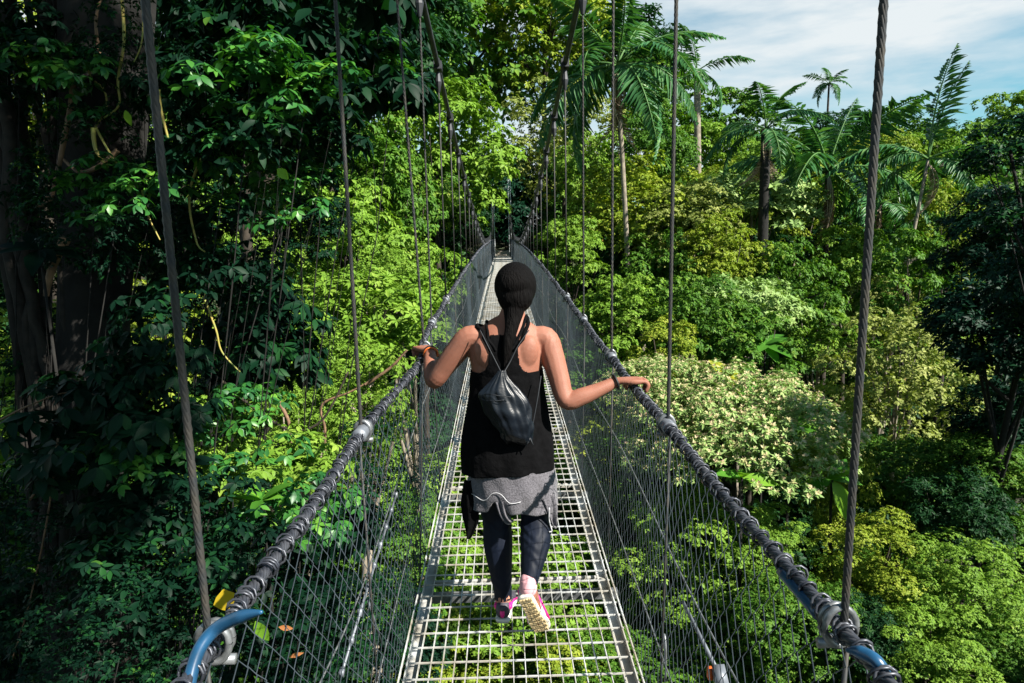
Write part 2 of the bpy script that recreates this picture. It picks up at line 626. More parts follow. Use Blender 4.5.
# ------------------------------------------------------------------ ground
def g_h(x, y):
    x = np.asarray(x, float)
    y = np.asarray(y, float)
    v = np.clip((y + 3) / 51, 0, 1)
    h = -2.2 - 12.5 * np.sin(PI * v) ** .75
    h = h + np.clip(y - 48, 0, 12) * .22 + np.clip(-3 - y, 0, 30) * .12 - np.clip(y - 66, 0, 60) * .35
    h = h + np.clip(x - 12, 0, 22) * .24 * np.clip(y / 40, 0, 1.2) - np.clip(x - 40, 0, 60) * .35
    h = h + np.clip(-x - 7, 0, 16) * .34 - np.clip(-x - 30, 0, 60) * .3
    h = h + .7 * np.sin(x * .31 + 1) * np.cos(y * .27) + .35 * np.sin(x * .9 + y * .7)
    far = np.sqrt(x ** 2 + y ** 2)
    return h - np.clip(far - 120, 0, 900) * .05


xs = np.concatenate([np.linspace(-900, -80, 14), np.linspace(-76, 90, 110), np.linspace(100, 900, 14)])
ys = np.concatenate([np.linspace(-600, -40, 10), np.linspace(-36, 100, 100), np.linspace(110, 1400, 18)])
X, Yg = np.meshgrid(xs, ys)
mb = MB()
nx, ny = len(xs), len(ys)
i, j = np.meshgrid(np.arange(nx - 1), np.arange(ny - 1))
q = (j * nx + i).ravel()
mb.add(np.stack([X, Yg, g_h(X, Yg)], -1), [np.stack([q, q + 1, q + nx + 1, q + nx], -1)])
tag(mb.build('ground', M['soil']), kind='structure')


# ------------------------------------------------------------------ leaves
def add_leaves(mb, P, A, N, Ln, W, rs, fine=False, rnd=None, curl=.12):
    """P base points, A axis directions, N normals, Ln lengths, W widths"""
    A = nrm(A)
    S = nrm(np.cross(A, N))
    N = np.cross(S, A)
    k = len(P)
    Ln = np.broadcast_to(Ln, (k,))[:, None]
    W = np.broadcast_to(W, (k,))[:, None]
    rnd = rs.rand(k) if rnd is None else rnd
    if not fine:
        a = P
        l = P + A * Ln * .42 + S * W * .5 + N * W * .13
        r = P + A * Ln * .42 - S * W * .5 + N * W * .13
        t = P + A * Ln - N * Ln * curl
        v = np.stack([a, r, t, l], 1).reshape(-1, 3)
        o = np.arange(k)[:, None] * 4
        mb.add(v, [o + np.array([[0, 1, 2]]), o + np.array([[0, 2, 3]])], np.repeat(rnd, 4))
    else:
        st = [0.0, .18, .42, .7, .9, 1.0]
        wd = [.05, .62, 1.0, .72, .28, 0.]
        vs = []
        for q, (s_, w_) in enumerate(zip(st, wd)):
            m_ = P + A * Ln * s_ - N * Ln * curl * 1.6 * s_ ** 2
            e = N * W * .10 * w_
            vs += [m_ + S * W * .5 * w_ + e, m_, m_ - S * W * .5 * w_ + e]
        v = np.stack(vs, 1).reshape(-1, 3)
        o = np.arange(k)[:, None] * 18
        fs = []
        for q in range(5):
            b = q * 3
            fs.append(o + np.array([[b, b + 1, b + 4, b + 3]]))
            fs.append(o + np.array([[b + 1, b + 2, b + 5, b + 4]]))
        mb.add(v, fs, np.repeat(rnd, 18))


def rosettes(mb, Cn, O, k, Ln, W, rs, lift=.35, droop=.25, fine=False, jit=.25, rbase=None):
    """k leaves radiating round direction O at every point of Cn"""
    n = len(Cn)
    O = nrm(O)
    ref = np.where(np.abs(O[:, 2:3]) < .9, [[0, 0, 1.]], [[1., 0, 0]])
    E1 = nrm(np.cross(O, ref))
    E2 = np.cross(O, E1)
    ph = rs.rand(n)[:, None] * 6.28 + np.arange(k)[None] * (2 * PI / k) + rs.normal(0, .25, (n, k))
    A = E1[:, None] * np.cos(ph)[..., None] + E2[:, None] * np.sin(ph)[..., None] + O[:, None] * lift + rs.normal(0, jit, (n, k, 3))
    A[..., 2] -= droop
    Nn = np.broadcast_to(O[:, None], A.shape) + rs.normal(0, jit, A.shape)
    P = np.broadcast_to(Cn[:, None], A.shape) + nrm(A) * (Ln * .08)
    L_ = Ln * rs.uniform(.65, 1.2, n * k)
    base = rs.rand(n)[:, None] if rbase is None else rbase[:, None]
    rnd = np.clip(.55 * base + .45 * rs.rand(n, k), 0, 1).ravel()
    add_leaves(mb, P.reshape(-1, 3), A.reshape(-1, 3), Nn.reshape(-1, 3), L_, L_ * W / Ln, rs, fine, rnd)


def crown_mesh(name, m, R=3.5, flat=.8, puffs=42, pr=(.18, .30), cl=30, k=7, Ln=.3, W=.13, seed=1, fine=False,
               lift=.35, droop=.25, low=-.55, tips=None, cluster_jit=.1, lay=0.0):
    rs = np.random.RandomState(seed)
    mb = MB()
    tb = MB()
    Cs = []
    puffs = int(puffs * 1.45)
    tries = 0
    while len(Cs) < puffs and tries < 4000:
        tries += 1
        d = nrm(rs.normal(0, 1, 3))
        if d[2] < low:
            continue
        rad = rs.uniform(.55, .88) if rs.rand() < .8 else rs.uniform(.1, .5)
        c = d * rad * np.array([R, R, R * flat])
        if all(np.linalg.norm(c - o[0]) > R * .19 for o in Cs):
            Cs.append((c, R * rs.uniform(*pr), rs.rand()))
    for c, r, tint in Cs:
        n = int(cl * (r / (R * .3)) ** 2)
        d = nrm(rs.normal(0, 1, (n, 3)))
        d[:, 2] = np.where(d[:, 2] < -.12, -d[:, 2] * .8, d[:, 2])
        d = nrm(d + .35 * c / R)
        sc_ = np.array([1, 1, .72 - lay * .35])
        P = c + d * r * sc_ * rs.uniform(.72, 1.08, (n, 1)) + rs.normal(0, cluster_jit * r, (n, 3))
        O = d * .8 + np.array([0, 0, .75])
        rb = np.clip(tint * .5 + rs.rand(n) * .5, 0, 1)
        rosettes(mb, P, O, k, Ln, W, rs, lift, droop, fine, rbase=rb)
        if tips is not None:
            up = d[:, 2] > -.05
            rosettes(tb, P[up] + nrm(O[up]) * Ln * .3, O[up], 7, Ln * .55, W * .75, rs, .8, 0, False)
    me = mb.build(name, m, mesh_only=True)
    if tips is not None:
        return me, tb.build(name + '_tips', tips, mesh_only=True), Cs
    return me, None, Cs


K = {}
K['bright'] = (crown_mesh('bright', M['bright'], seed=1, puffs=44, cl=42, Ln=.235, W=.13, k=9, droop=.40, lift=.2, lay=.5, low=-.95), 3.5)
K['bright2'] = (crown_mesh('bright2', M['bright'], seed=21, puffs=38, cl=28, Ln=.27, W=.15, k=9, droop=.45, lift=.2, flat=.8, low=-.95), 3.5)
K['mid'] = (crown_mesh('mid', M['mid'], seed=2, puffs=44, cl=36, Ln=.23, W=.135, k=8, lift=.2, droop=.4, low=-.95), 3.5)
K['mid2'] = (crown_mesh('mid2', M['mid'], seed=12, puffs=38, cl=28, Ln=.30, W=.18, k=8, flat=1.0, droop=.5, lift=.2, low=-.95), 3.5)
K['yellow'] = (crown_mesh('yellow', M['yellow'], seed=3, puffs=46, cl=40, Ln=.20, W=.125, k=8, lift=.2, droop=.4, low=-.95), 3.5)
K['yellow2'] = (crown_mesh('yellow2', M['yellow'], seed=13, puffs=38, cl=42, Ln=.22, W=.14, k=8, flat=1.25, low=-.95, lift=.2, droop=.45), 3.5)
K['olive'] = (crown_mesh('olive', M['olive'], seed=4, puffs=52, cl=58, Ln=.155, W=.09, k=8, pr=(.16, .26), lift=.2, droop=.35, low=-.95), 3.5)
K['grey'] = (crown_mesh('grey', M['grey'], seed=5, puffs=30, cl=34, Ln=.30, W=.15, k=9, flat=.45, lay=1, droop=.15), 3.5)
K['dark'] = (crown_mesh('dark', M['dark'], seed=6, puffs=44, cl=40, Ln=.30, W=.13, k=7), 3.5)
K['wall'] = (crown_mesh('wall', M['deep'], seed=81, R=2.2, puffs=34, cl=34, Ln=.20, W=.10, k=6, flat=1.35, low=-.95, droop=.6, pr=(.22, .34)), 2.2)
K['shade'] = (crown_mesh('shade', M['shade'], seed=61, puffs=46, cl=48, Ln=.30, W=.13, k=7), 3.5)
K['bloom'] = (crown_mesh('bloom', M['grey'], seed=8, puffs=58, cl=60, Ln=.17, W=.065, k=8, pr=(.15, .26), flat=.55, tips=M['bloom']), 3.0)
K['fine_bright'] = (crown_mesh('fine_bright', M['bright'], seed=31, R=2.2, puffs=34, cl=24, Ln=.22, W=.085, k=9, flat=.7, lay=.8, droop=.25, fine=False), 2.2)
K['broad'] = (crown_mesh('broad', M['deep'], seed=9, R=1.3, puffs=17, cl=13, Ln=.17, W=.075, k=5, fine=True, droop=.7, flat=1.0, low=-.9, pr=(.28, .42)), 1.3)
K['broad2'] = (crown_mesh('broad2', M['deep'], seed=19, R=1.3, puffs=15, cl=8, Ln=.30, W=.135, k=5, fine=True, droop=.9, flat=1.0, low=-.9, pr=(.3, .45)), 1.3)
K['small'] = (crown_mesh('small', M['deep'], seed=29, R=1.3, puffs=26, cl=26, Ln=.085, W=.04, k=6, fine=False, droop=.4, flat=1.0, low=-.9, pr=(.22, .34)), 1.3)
K['lit'] = (crown_mesh('lit', M['bright'], seed=39, R=1.3, puffs=14, cl=11, Ln=.19, W=.085, k=6, fine=True, droop=.7, flat=.8, low=-.6, pr=(.28, .42)), 1.3)

K['fine1'] = (crown_mesh('fine1', M['mid'], seed=71, R=2.2, puffs=38, cl=120, Ln=.095, W=.055, k=7, flat=1.0, low=-.95, droop=.4, lift=.2), 2.2)
K['fine2'] = (crown_mesh('fine2', M['bright'], seed=72, R=2.2, puffs=36, cl=95, Ln=.11, W=.06, k=7, flat=1.0, low=-.95, droop=.4, lift=.2), 2.2)
K['fine3'] = (crown_mesh('fine3', M['yellow'], seed=73, R=2.2, puffs=38, cl=120, Ln=.09, W=.055, k=7, flat=1.1, low=-.95, droop=.4, lift=.2), 2.2)
K['sprig'] = (crown_mesh('sprig', M['sprig'], seed=91, R=1.0, puffs=8, cl=7, Ln=.19, W=.09, k=5, fine=True, droop=.75, flat=.9, low=-.9, pr=(.3, .45)), 1.0)

cnt = [0]


def place_tree(kind, px, py, Y, Rpx, label, cat='tree', name='tree', sz=1.0, group=None, tm='bark', tw=1.0, base=None, lean=(0, 0)):
    cnt[0] += 1
    rs = np.random.RandomState(100 + cnt[0])
    c = at(px, py, Y)
    R = Rpx * Y / F
    (cm, tips, Cs), R0 = K[kind]
    S = R / R0
    gx, gy = c.x + lean[0] + rs.uniform(-.3, .3), c.y + lean[1] + rs.uniform(-.3, .3)
    gz = float(g_h(gx, gy)) - .3
    if base is not None:
        gz = base
    gz = min(gz, c.z - R * sz * .9)
    root = empty(name, (gx, gy, gz), label, cat, group)
    O = Vector((gx, gy, gz))
    cr_ = link('crown', cm, root)
    rz = rs.uniform(0, 6.28)
    cr_.location = c - O
    cr_.rotation_euler = (rs.uniform(-.1, .1), rs.uniform(-.1, .1), rz)
    cr_.scale = (S, S, S * sz)
    if tips:
        tp = link('blossom', tips, root)
        tp.location, tp.rotation_euler, tp.scale = cr_.location, cr_.rotation_euler, cr_.scale
    mb = MB()
    H = c.z - gz
    r0 = (.05 + .013 * H) * tw * (0.7 + .1 * R)
    n = 9
    t = np.linspace(0, 1, n)
    end = np.array(c - O)
    P = t[:, None] * end[None] * np.array([0, 0, 1]) + (t ** 1.5)[:, None] * end[None] * np.array([1, 1, 0])
    P[1:-1, :2] += np.cumsum(rs.normal(0, .006 * H, (n - 2, 2)), 0) * np.sin(t[1:-1] * PI)[:, None]
    rad = r0 * (1 - .7 * t)
    rad[0] *= 1.4
    mb.tubes(P, rad, 9)
    cz, sz_ = math.cos(rz), math.sin(rz)
    for q in rs.permutation(len(Cs))[:(3 if tw < .5 else 8)]:
        p, pr_, _ = Cs[q]
        p = p * .9
        tgt = end + S * np.array([cz * p[0] - sz_ * p[1], sz_ * p[0] + cz * p[1], p[2] * sz])
        st = P[rs.randint(n - 4, n)]
        tt_ = np.linspace(0, 1, 6)[:, None]
        md = st * .5 + tgt * .5 + np.array([0, 0, -.12 * R])
        B = (1 - tt_) ** 2 * st + 2 * tt_ * (1 - tt_) * md + tt_ ** 2 * tgt
        mb.tubes(B, r0 * .34 * (1 - .8 * tt_[:, 0]), 6)
    mb.build('trunk', M[tm], root)
    return root


exec_marker = 0
# (kind, px, py, Y, Rpx, label, vertical stretch, trunk material)
TREES = [
    # far bank, around the tower
    ('bright', 436, 158, 40, 72, 'bright green tree with drooping leaf rosettes left of the far tower', 1.0, 'bark'),
    ('olive', 566, 142, 43, 58, 'round pale olive tree with tiny leaves right of the far tower', .95, 'bark'),
    ('mid', 470, 40, 58, 88, 'tall shaded green tree rising behind the bright rosette tree', 1.0, 'bark'),
    ('yellow', 545, 30, 56, 62, 'high olive crown at the top edge between the two main cables', 1.0, 'bark'),
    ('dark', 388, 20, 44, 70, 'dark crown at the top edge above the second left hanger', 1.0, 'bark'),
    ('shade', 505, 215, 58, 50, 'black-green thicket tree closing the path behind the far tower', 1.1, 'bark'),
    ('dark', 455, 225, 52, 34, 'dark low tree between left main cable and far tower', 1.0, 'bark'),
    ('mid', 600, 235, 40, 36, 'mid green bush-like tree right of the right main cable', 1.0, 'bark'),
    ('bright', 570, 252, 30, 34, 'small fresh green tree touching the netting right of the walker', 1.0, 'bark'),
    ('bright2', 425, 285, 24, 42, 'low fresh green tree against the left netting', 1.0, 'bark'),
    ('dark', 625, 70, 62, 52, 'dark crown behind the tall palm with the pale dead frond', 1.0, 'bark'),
    ('mid', 668, 118, 54, 48, 'green crown between the tall palm and the short palm', 1.0, 'bark'),
    ('bright', 700, 175, 48, 48, 'lit green crown below the short palm trunk', 1.0, 'bark_pale'),
    ('mid2', 740, 130, 54, 34, 'ridge tree just right of the short palm', .9, 'bark'),
    ('yellow', 730, 205, 42, 44, 'yellow green crown left of the black-trunked palm', .9, 'bark'),
    # right slope, upper
    ('mid', 800, 158, 58, 34, 'dark green ridge crown left of the wide blue-green palm', .8, 'bark'),
    ('dark', 845, 145, 60, 40, 'dark ridge crown behind the wide blue-green palm', .8, 'bark'),
    ('mid', 905, 150, 58, 46, 'ridge crown behind the nearest right hanger', .8, 'bark'),
    ('bright', 935, 170, 50, 44, 'sunlit ridge crown below the upright palm frond', .8, 'bark_pale'),
    ('yellow', 815, 195, 44, 40, 'golden green crown under the wide blue-green palm', .9, 'bark'),
    ('bright2', 862, 205, 42, 48, 'lit crown crossed by the nearest right hanger', .8, 'bark_pale'),
    ('mid', 915, 225, 38, 44, 'mid green crown around the thin leaning palm trunk', .9, 'bark_pale'),
    ('yellow2', 795, 245, 38, 34, 'narrow vine-hung yellow green tree below the black-trunked palm', 1.2, 'bark_pale'),
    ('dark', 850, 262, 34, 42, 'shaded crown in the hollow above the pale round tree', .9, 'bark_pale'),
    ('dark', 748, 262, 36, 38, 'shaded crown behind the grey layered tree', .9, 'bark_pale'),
    ('bright', 965, 205, 40, 36, 'bright patch of crown left of the dark overhanging leaves', .8, 'bark'),
    # right slope, centre
    ('yellow', 640, 215, 33, 60, 'broad yellow green tree right of the second right hanger', .85, 'bark_pale'),
    ('olive', 690, 235, 30, 52, 'olive crown with dense small leaves in the middle of the right slope', .9, 'bark_pale'),
    ('grey', 752, 205, 32, 62, 'flat layered grey-green tree spreading over the hollow', .8, 'bark_pale'),
    ('grey', 745, 305, 24, 50, 'arching pale branch tree hung with dry creepers', .9, 'bark_pale'),
    ('bright', 628, 322, 22, 46, 'bright green tree right behind the right hand on the cable', 1.0, 'bark'),
    ('mid', 700, 325, 21, 44, 'glossy green tree right of the second right hanger at hand height', 1.1, 'bark'),
    ('yellow2', 668, 370, 19, 34, 'yellow green creeper-covered tree above the blossoming tree', 1.0, 'bark'),
    ('mid2', 755, 365, 20, 46, 'green tree with round leaves above the blossoming tree', 1.0, 'bark'),
    ('bright2', 820, 340, 26, 34, 'fresh green crown left of the pale round tree', 1.0, 'bark_pale'),
    # filling the slope between
    ('dark', 610, 275, 33, 34, 'dark dense tree low behind the right netting top', 1.2, 'bark'),
    ('mid', 660, 285, 29, 46, 'green tree hanging over the dark hollow left of the grey layered tree', 1.1, 'bark'),
    ('yellow', 720, 262, 28, 40, 'sunlit yellow green tree below the flat layered tree', 1.1, 'bark'),
    ('mid', 795, 300, 27, 44, 'green tree in front of the black palm trunk foot', 1.3, 'bark'),
    ('bright', 850, 275, 30, 40, 'bright tree right of the black palm trunk foot', 1.2, 'bark'),
    ('mid2', 905, 290, 27, 40, 'green tree at the foot of the leaning palm', 1.2, 'bark'),
    ('yellow2', 945, 255, 30, 34, 'yellow creeper tree between leaning palm and shaded tree', 1.3, 'bark'),
    ('bright', 770, 190, 40, 40, 'bright tree half way up the black palm trunk', 1.1, 'bark'),
    ('yellow', 880, 175, 44, 36, 'yellow tree behind the nearest right hanger under the ridge', 1.1, 'bark'),
    ('bright2', 590, 175, 38, 36, 'fresh green tree right of the right main cable', 1.2, 'bark'),
    ('mid', 655, 160, 40, 40, 'green tree at the foot of the tall palm', 1.2, 'bark'),
    ('dark', 690, 230, 34, 34, 'dark tree between olive crown and grey layered tree', 1.2, 'bark'),
    ('dark', 955, 515, 15, 46, 'dark green tree in a shaded pocket at lower right', 1.0, 'bark'),
    ('dark', 860, 640, 11.5, 44, 'dark green tree right of the nearest right shackle', 1.0, 'bark'),
    # right slope, lower
    ('bloom', 735, 438, 15.5, 86, 'pale blossoming tree with pinkish flower tips beside the right hand cable', .85, 'bark'),
    ('bloom', 668, 395, 17, 52, 'smaller cream flowering tree touching the right hand cable', .8, 'bark'),
    ('olive', 895, 395, 23, 82, 'large round pale olive tree on the right slope', 1.0, 'bark_pale'),
    ('olive', 885, 310, 28, 36, 'upper olive dome behind the large round olive tree', .9, 'bark_pale'),
    ('yellow2', 835, 470, 17, 40, 'yellow creeper column crossed by the nearest right hanger', 1.5, 'bark'),
    ('mid', 905, 500, 18, 66, 'mid green tree below the large round olive tree', .8, 'bark'),
    ('mid', 985, 490, 16, 60, 'spreading green tree at the right edge below the shaded tree', .8, 'bark'),
    ('yellow', 880, 575, 13, 62, 'dense yellow green tree right of the nearest right shackle', .8, 'bark'),
    ('bright', 968, 590, 12, 60, 'vivid green tree low at the right edge', .8, 'bark'),
    ('bright2', 925, 655, 11, 60, 'vivid green tree in the bottom right corner', .8, 'bark'),
    ('mid2', 1010, 665, 11, 50, 'shadowed green tree in the very corner at bottom right', .8, 'bark'),
    ('mid', 800, 640, 12, 70, 'green crown seen through the right netting near the orange tag', .8, 'bark'),
    ('bright', 700, 560, 15, 80, 'lit green crown filling the right netting', .8, 'bark'),
    ('mid', 640, 470, 20, 60, 'crown seen through the right netting beside the walker', .8, 'bark'),
    ('bright2', 760, 545, 14, 44, 'pale lit crown seen just below the right hand cable', .8, 'bark'),
    # shaded right edge
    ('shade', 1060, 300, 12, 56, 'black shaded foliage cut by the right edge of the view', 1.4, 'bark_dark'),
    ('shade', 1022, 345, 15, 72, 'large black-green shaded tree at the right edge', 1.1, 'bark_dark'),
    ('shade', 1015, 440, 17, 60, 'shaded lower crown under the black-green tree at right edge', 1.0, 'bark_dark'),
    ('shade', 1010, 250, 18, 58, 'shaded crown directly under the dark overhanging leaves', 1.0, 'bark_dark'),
    # under the bridge
    ('bright', 520, 600, 15, 90, 'sunlit crown seen through the deck grating below the shoes', .7, 'bark'),
    ('yellow', 450, 660, 14, 66, 'yellow green crown seen through the bottom left of the grating', .7, 'bark'),
    ('mid', 590, 680, 13, 66, 'green crown seen through the bottom right of the grating', .7, 'bark'),
    ('bright2', 500, 480, 22, 70, 'crown below the middle of the deck behind the legs', .7, 'bark'),
    ('mid', 560, 380, 30, 44, 'crown seen through the right netting at the walker elbow', .9, 'bark'),
    ('bright', 590, 300, 34, 36, 'crown seen behind the right netting at shoulder height', .9, 'bark'),
    # left, behind the dark foreground
    ('fine2', 352, 402, 11, 56, 'bright tree low against the left hand cable', 1.0, 'bark_pale'),
    ('fine2', 300, 440, 10, 48, 'bright tree low in the gap behind the forked limbs', 1.0, 'bark_pale'),
    ('fine2', 395, 300, 15, 44, 'fine-leaved bright tree just beyond the walker left hand', 1.0, 'bark_pale'),
    ('mid', 1000, 185, 44, 54, 'ridge crown behind the dark overhanging branch', 1.1, 'bark'),
    ('bright', 1010, 140, 56, 40, 'farthest ridge crown at the right edge', 1.1, 'bark'),
    ('fine_bright', 372, 330, 13, 78, 'pale bright green tree with layered fine leaves left of the walker hand', .8, 'bark_pale'),
    ('fine_bright', 290, 375, 12, 64, 'bright fine-leaved tree with bare forking limbs in the gap', .8, 'bark_pale'),
    ('bright2', 345, 250, 22, 64, 'green tree hung with creepers left of the first main cable', 1.0, 'bark'),
    ('mid2', 400, 215, 26, 40, 'shaded creeper-hung tree under the bright rosette tree', 1.3, 'bark'),
    ('mid', 330, 150, 24, 70, 'mid green tree crossed by the second left hanger', 1.0, 'bark'),
    ('yellow', 30, 70, 18, 72, 'sunlit yellow green crown in the upper left corner', 1.0, 'bark'),
    ('dark', 240, 60, 20, 90, 'dark tree behind the big shaded trunk', 1.0, 'bark'),
    ('dark', 350, 60, 26, 76, 'dark tree between the two nearest left hangers at the top', 1.0, 'bark'),
    ('yellow', 110, 330, 15, 82, 'yellow lit tree glimpsed through the gap below the big trunk', 1.0, 'bark'),
    ('yellow2', 60, 470, 14, 70, 'yellow lit creepers glimpsed low on the left', 1.0, 'bark'),
    ('bright', 190, 470, 14, 64, 'green lit tree glimpsed behind the nearest left hanger', 1.0, 'bark'),
    ('bright', 330, 480, 14, 60, 'lit green crown behind the left hand cable', .9, 'bark'),
    ('mid', 380, 560, 14, 74, 'green crown seen through the left netting', .9, 'bark'),
    ('mid', 230, 620, 12, 80, 'shaded crown deep below the blue hose on the left', .9, 'bark'),
    ('mid2', 80, 620, 12, 90, 'shaded crown in the bottom left corner', .9, 'bark'),
]
for kd, px, py, Y, R, lab, sz, tm in TREES:
    if Y < 19:
        kd = {'mid': 'fine1', 'mid2': 'fine1', 'bright': 'fine2', 'bright2': 'fine2', 'yellow': 'fine3', 'yellow2': 'fine3'}.get(kd, kd)
    place_tree(kd, px, py, Y, R * 1.18, lab, sz=sz * 1.2, tm=tm)


# understorey: smaller trees standing between the ones above
K['understory'] = (crown_mesh('understory', M['mid'], seed=51, R=2.2, puffs=40, cl=34, Ln=.26, W=.12, k=6, flat=1.45, low=-.95, droop=.5), 2.2)
K['understory2'] = (crown_mesh('understory2', M['bright'], seed=52, R=2.2, puffs=34, cl=28, Ln=.30, W=.14, k=6, flat=1.5, low=-.95, droop=.6), 2.2)
K['understory3'] = (crown_mesh('understory3', M['yellow'], seed=53, R=2.2, puffs=34, cl=36, Ln=.22, W=.10, k=6, flat=1.7, low=-.95, droop=.6), 2.2)
K['understory4'] = (crown_mesh('understory4', M['dark'], seed=54, R=2.2, puffs=36, cl=34, Ln=.26, W=.13, k=6, flat=1.45, low=-.95, droop=.5), 2.2)
rs = np.random.RandomState(5)
placed = [at(a[1], a[2], a[3]) for a in TREES]
nf = 0
for gy in np.arange(7.5, 64, 4.3):
    for gx in np.arange(-34, 40, 4.3):
        x = gx + rs.uniform(-1.4, 1.4)
        y = gy + rs.uniform(-1.4, 1.4)
        if abs(x) > 5 + y * .85 or (abs(x) < 3.2 and y > 38) or (x > -4 and x < 7 and y < 11):
            continue
        g0 = float(g_h(x, y))
        side = x > 0
        top = g0 + rs.uniform(5.5, 9.0)
        if abs(x) < 4:
            top = min(top, -7.5 if y < 32 else -4.5)
        kd = ['understory', 'understory2', 'understory3', 'understory4', 'understory4'][rs.randint(5)]
        if x < -3 and y < 14:
            kd = 'understory'
        if x > -3 and y < 20:
            kd = ['fine1', 'fine2', 'fine3', 'fine1'][rs.randint(4)]
        Rw = rs.uniform(2.0, 2.9)
        if x > 8:
            top = min(top, y * float(np.interp(y, [8, 18, 25, 35, 45, 60], [-.62, -.52, -.34, -.13, .0, .1])))
            Rw = min(Rw, max(1.2, (top - g0) * .45))
        if top - g0 < 2.5:
            Rw *= .6
        H_ = top - g0
        szz = min(1.3, H_ / 2 / (Rw * 1.45) * 1.05)
        root = empty('understorey_tree', (x, y, g0 - .3), {'fine1': 'fine-leaved mid green', 'fine3': 'fine-leaved yellow green', 'fine2': 'fine-leaved bright green', 'understory4': 'dark green', 'understory': 'mid green', 'understory2': 'bright green', 'understory3': 'yellow green'}[kd] +
                     ' understorey tree between the taller crowns ' + ('right of the bridge' if x > 2.5 else 'left of the bridge' if x < -2.5 else 'below the bridge deck'),
                     'tree', 'understorey trees filling the ravine')
        c_ = link('crown', K[kd][0][0], root)
        c_.location = (0, 0, .3 + H_ * .55)
        c_.scale = (Rw / 2.2, Rw / 2.2, Rw / 2.2 * szz)
        c_.rotation_euler = (0, 0, rs.uniform(0, 6.28))
        if nf == 0:
            mb = MB()
            mb.tubes(np.array([[0, 0, 0], [.05, 0, .5], [-.03, .04, 1.0]]), np.array([.12, .09, .06]), 7)
            tme = mb.build('trunk', M['bark'], mesh_only=True)
        t_ = link('trunk', tme, root)
        t_.scale = (1, 1, H_ * .8)
        nf += 1
print('fillers', nf)

# ------------------------------------------------------------------ palms
def frond(length, seed, arch=1.0, m='palm', nl=40, lw=.055, ll=.23, hang=.28):
    """a feather frond along +x from the origin, curving down"""
    rs = np.random.RandomState(seed)
    mb = MB()
    t = np.linspace(0, 1, 14)
    P = np.stack([length * t * (1 - .18 * arch * t), 0 * t, length * (.42 * t - .62 * arch * t ** 2)], -1)
    mb.tubes(P, .028 * length / 3 * (1 - .85 * t) + .004, 5, a=np.array([.9]))
    for s in (-1, 1):
        u = np.linspace(.14, .99, nl)
        q = np.stack([np.interp(u, t, P[:, k]) for k in range(3)], -1)
        tan = nrm(np.stack([np.gradient(np.interp(u, t, P[:, k])) for k in range(3)], -1))
        ln = length * ll * np.sin(np.clip(u * 1.02, 0, 1) * PI * .82 + .42) * rs.uniform(.55, 1.15, nl)
        A = tan * .55 + np.array([0, s * 1.0, 0]) + np.stack([rs.normal(0, .14, nl), 0 * u, -hang + rs.normal(0, .16, nl)], -1)
        N = np.broadcast_to(np.array([0, 0, 1.]), A.shape) + tan * .2
        add_leaves(mb, q, A, N, ln, length * lw * .55, rs, False, rs.rand(nl), curl=.18)
    return mb.build('frond', M[m], mesh_only=True)


FR = [frond(3.0, 1, .8), frond(3.0, 2, 1.25), frond(3.0, 3, .35, hang=.25)]
FD = [frond(2.6, 9, 1.6, 'dead', 26, .035, .16, 1.1)]


def palm(px, py, Y, size, label, n=13, dead=2, lean=(0, 0), trunk_r=.14, tm='bark_pale', spread=(-.7, .7), seed=0, feature=None, skirt=False):
    rs = np.random.RandomState(300 + seed)
    c = at(px, py, Y)
    gx, gy = c.x + lean[0], c.y + lean[1]
    gz = float(g_h(gx, gy)) - .3
    O = Vector((gx, gy, gz))
    root = empty('palm_tree', O, label, 'palm tree')
    mb = MB()
    t = np.linspace(0, 1, 12)
    e = np.array(c - O)
    P = np.stack([e[0] * t ** 1.4, e[1] * t ** 1.4, e[2] * t], -1)
    mb.tubes(P, trunk_r * (1.15 - .35 * t), 9)
    mb.build('trunk', M[tm], root)
    for k in range(n):
        az = k * 2.399 + rs.uniform(-.3, .3)
        el = spread[0] + (spread[1] - spread[0]) * k / max(1, n - 1)
        f = link('frond', FR[1] if el < .2 else (FR[2] if el > .85 else FR[0]), root)
        f.location = c - O + Vector((0, 0, .05))
        f.rotation_euler = (rs.uniform(-.6, .6), -el + rs.uniform(-.2, .2), az)
        f.scale = (size / 3 * rs.uniform(.85, 1.1),) * 3
    for (az, el, sc_, which) in (feature or []):
        f = link('frond', FR[which], root)
        f.location = c - O + Vector((0, 0, .05))
        f.rotation_euler = (0, -el, az)
        f.scale = (size / 3 * sc_,) * 3
    for k in range(dead):
        az = rs.uniform(3.4, 6.0)
        f = link('dead_frond', FD[0], root)
        f.location = c - O + Vector((0, 0, -.12))
        f.rotation_euler = (rs.uniform(-.3, .3), (1.15 if not skirt else 1.35), az)
        f.scale = (size / 3 * rs.uniform(.7, .95),) * 3
    return root


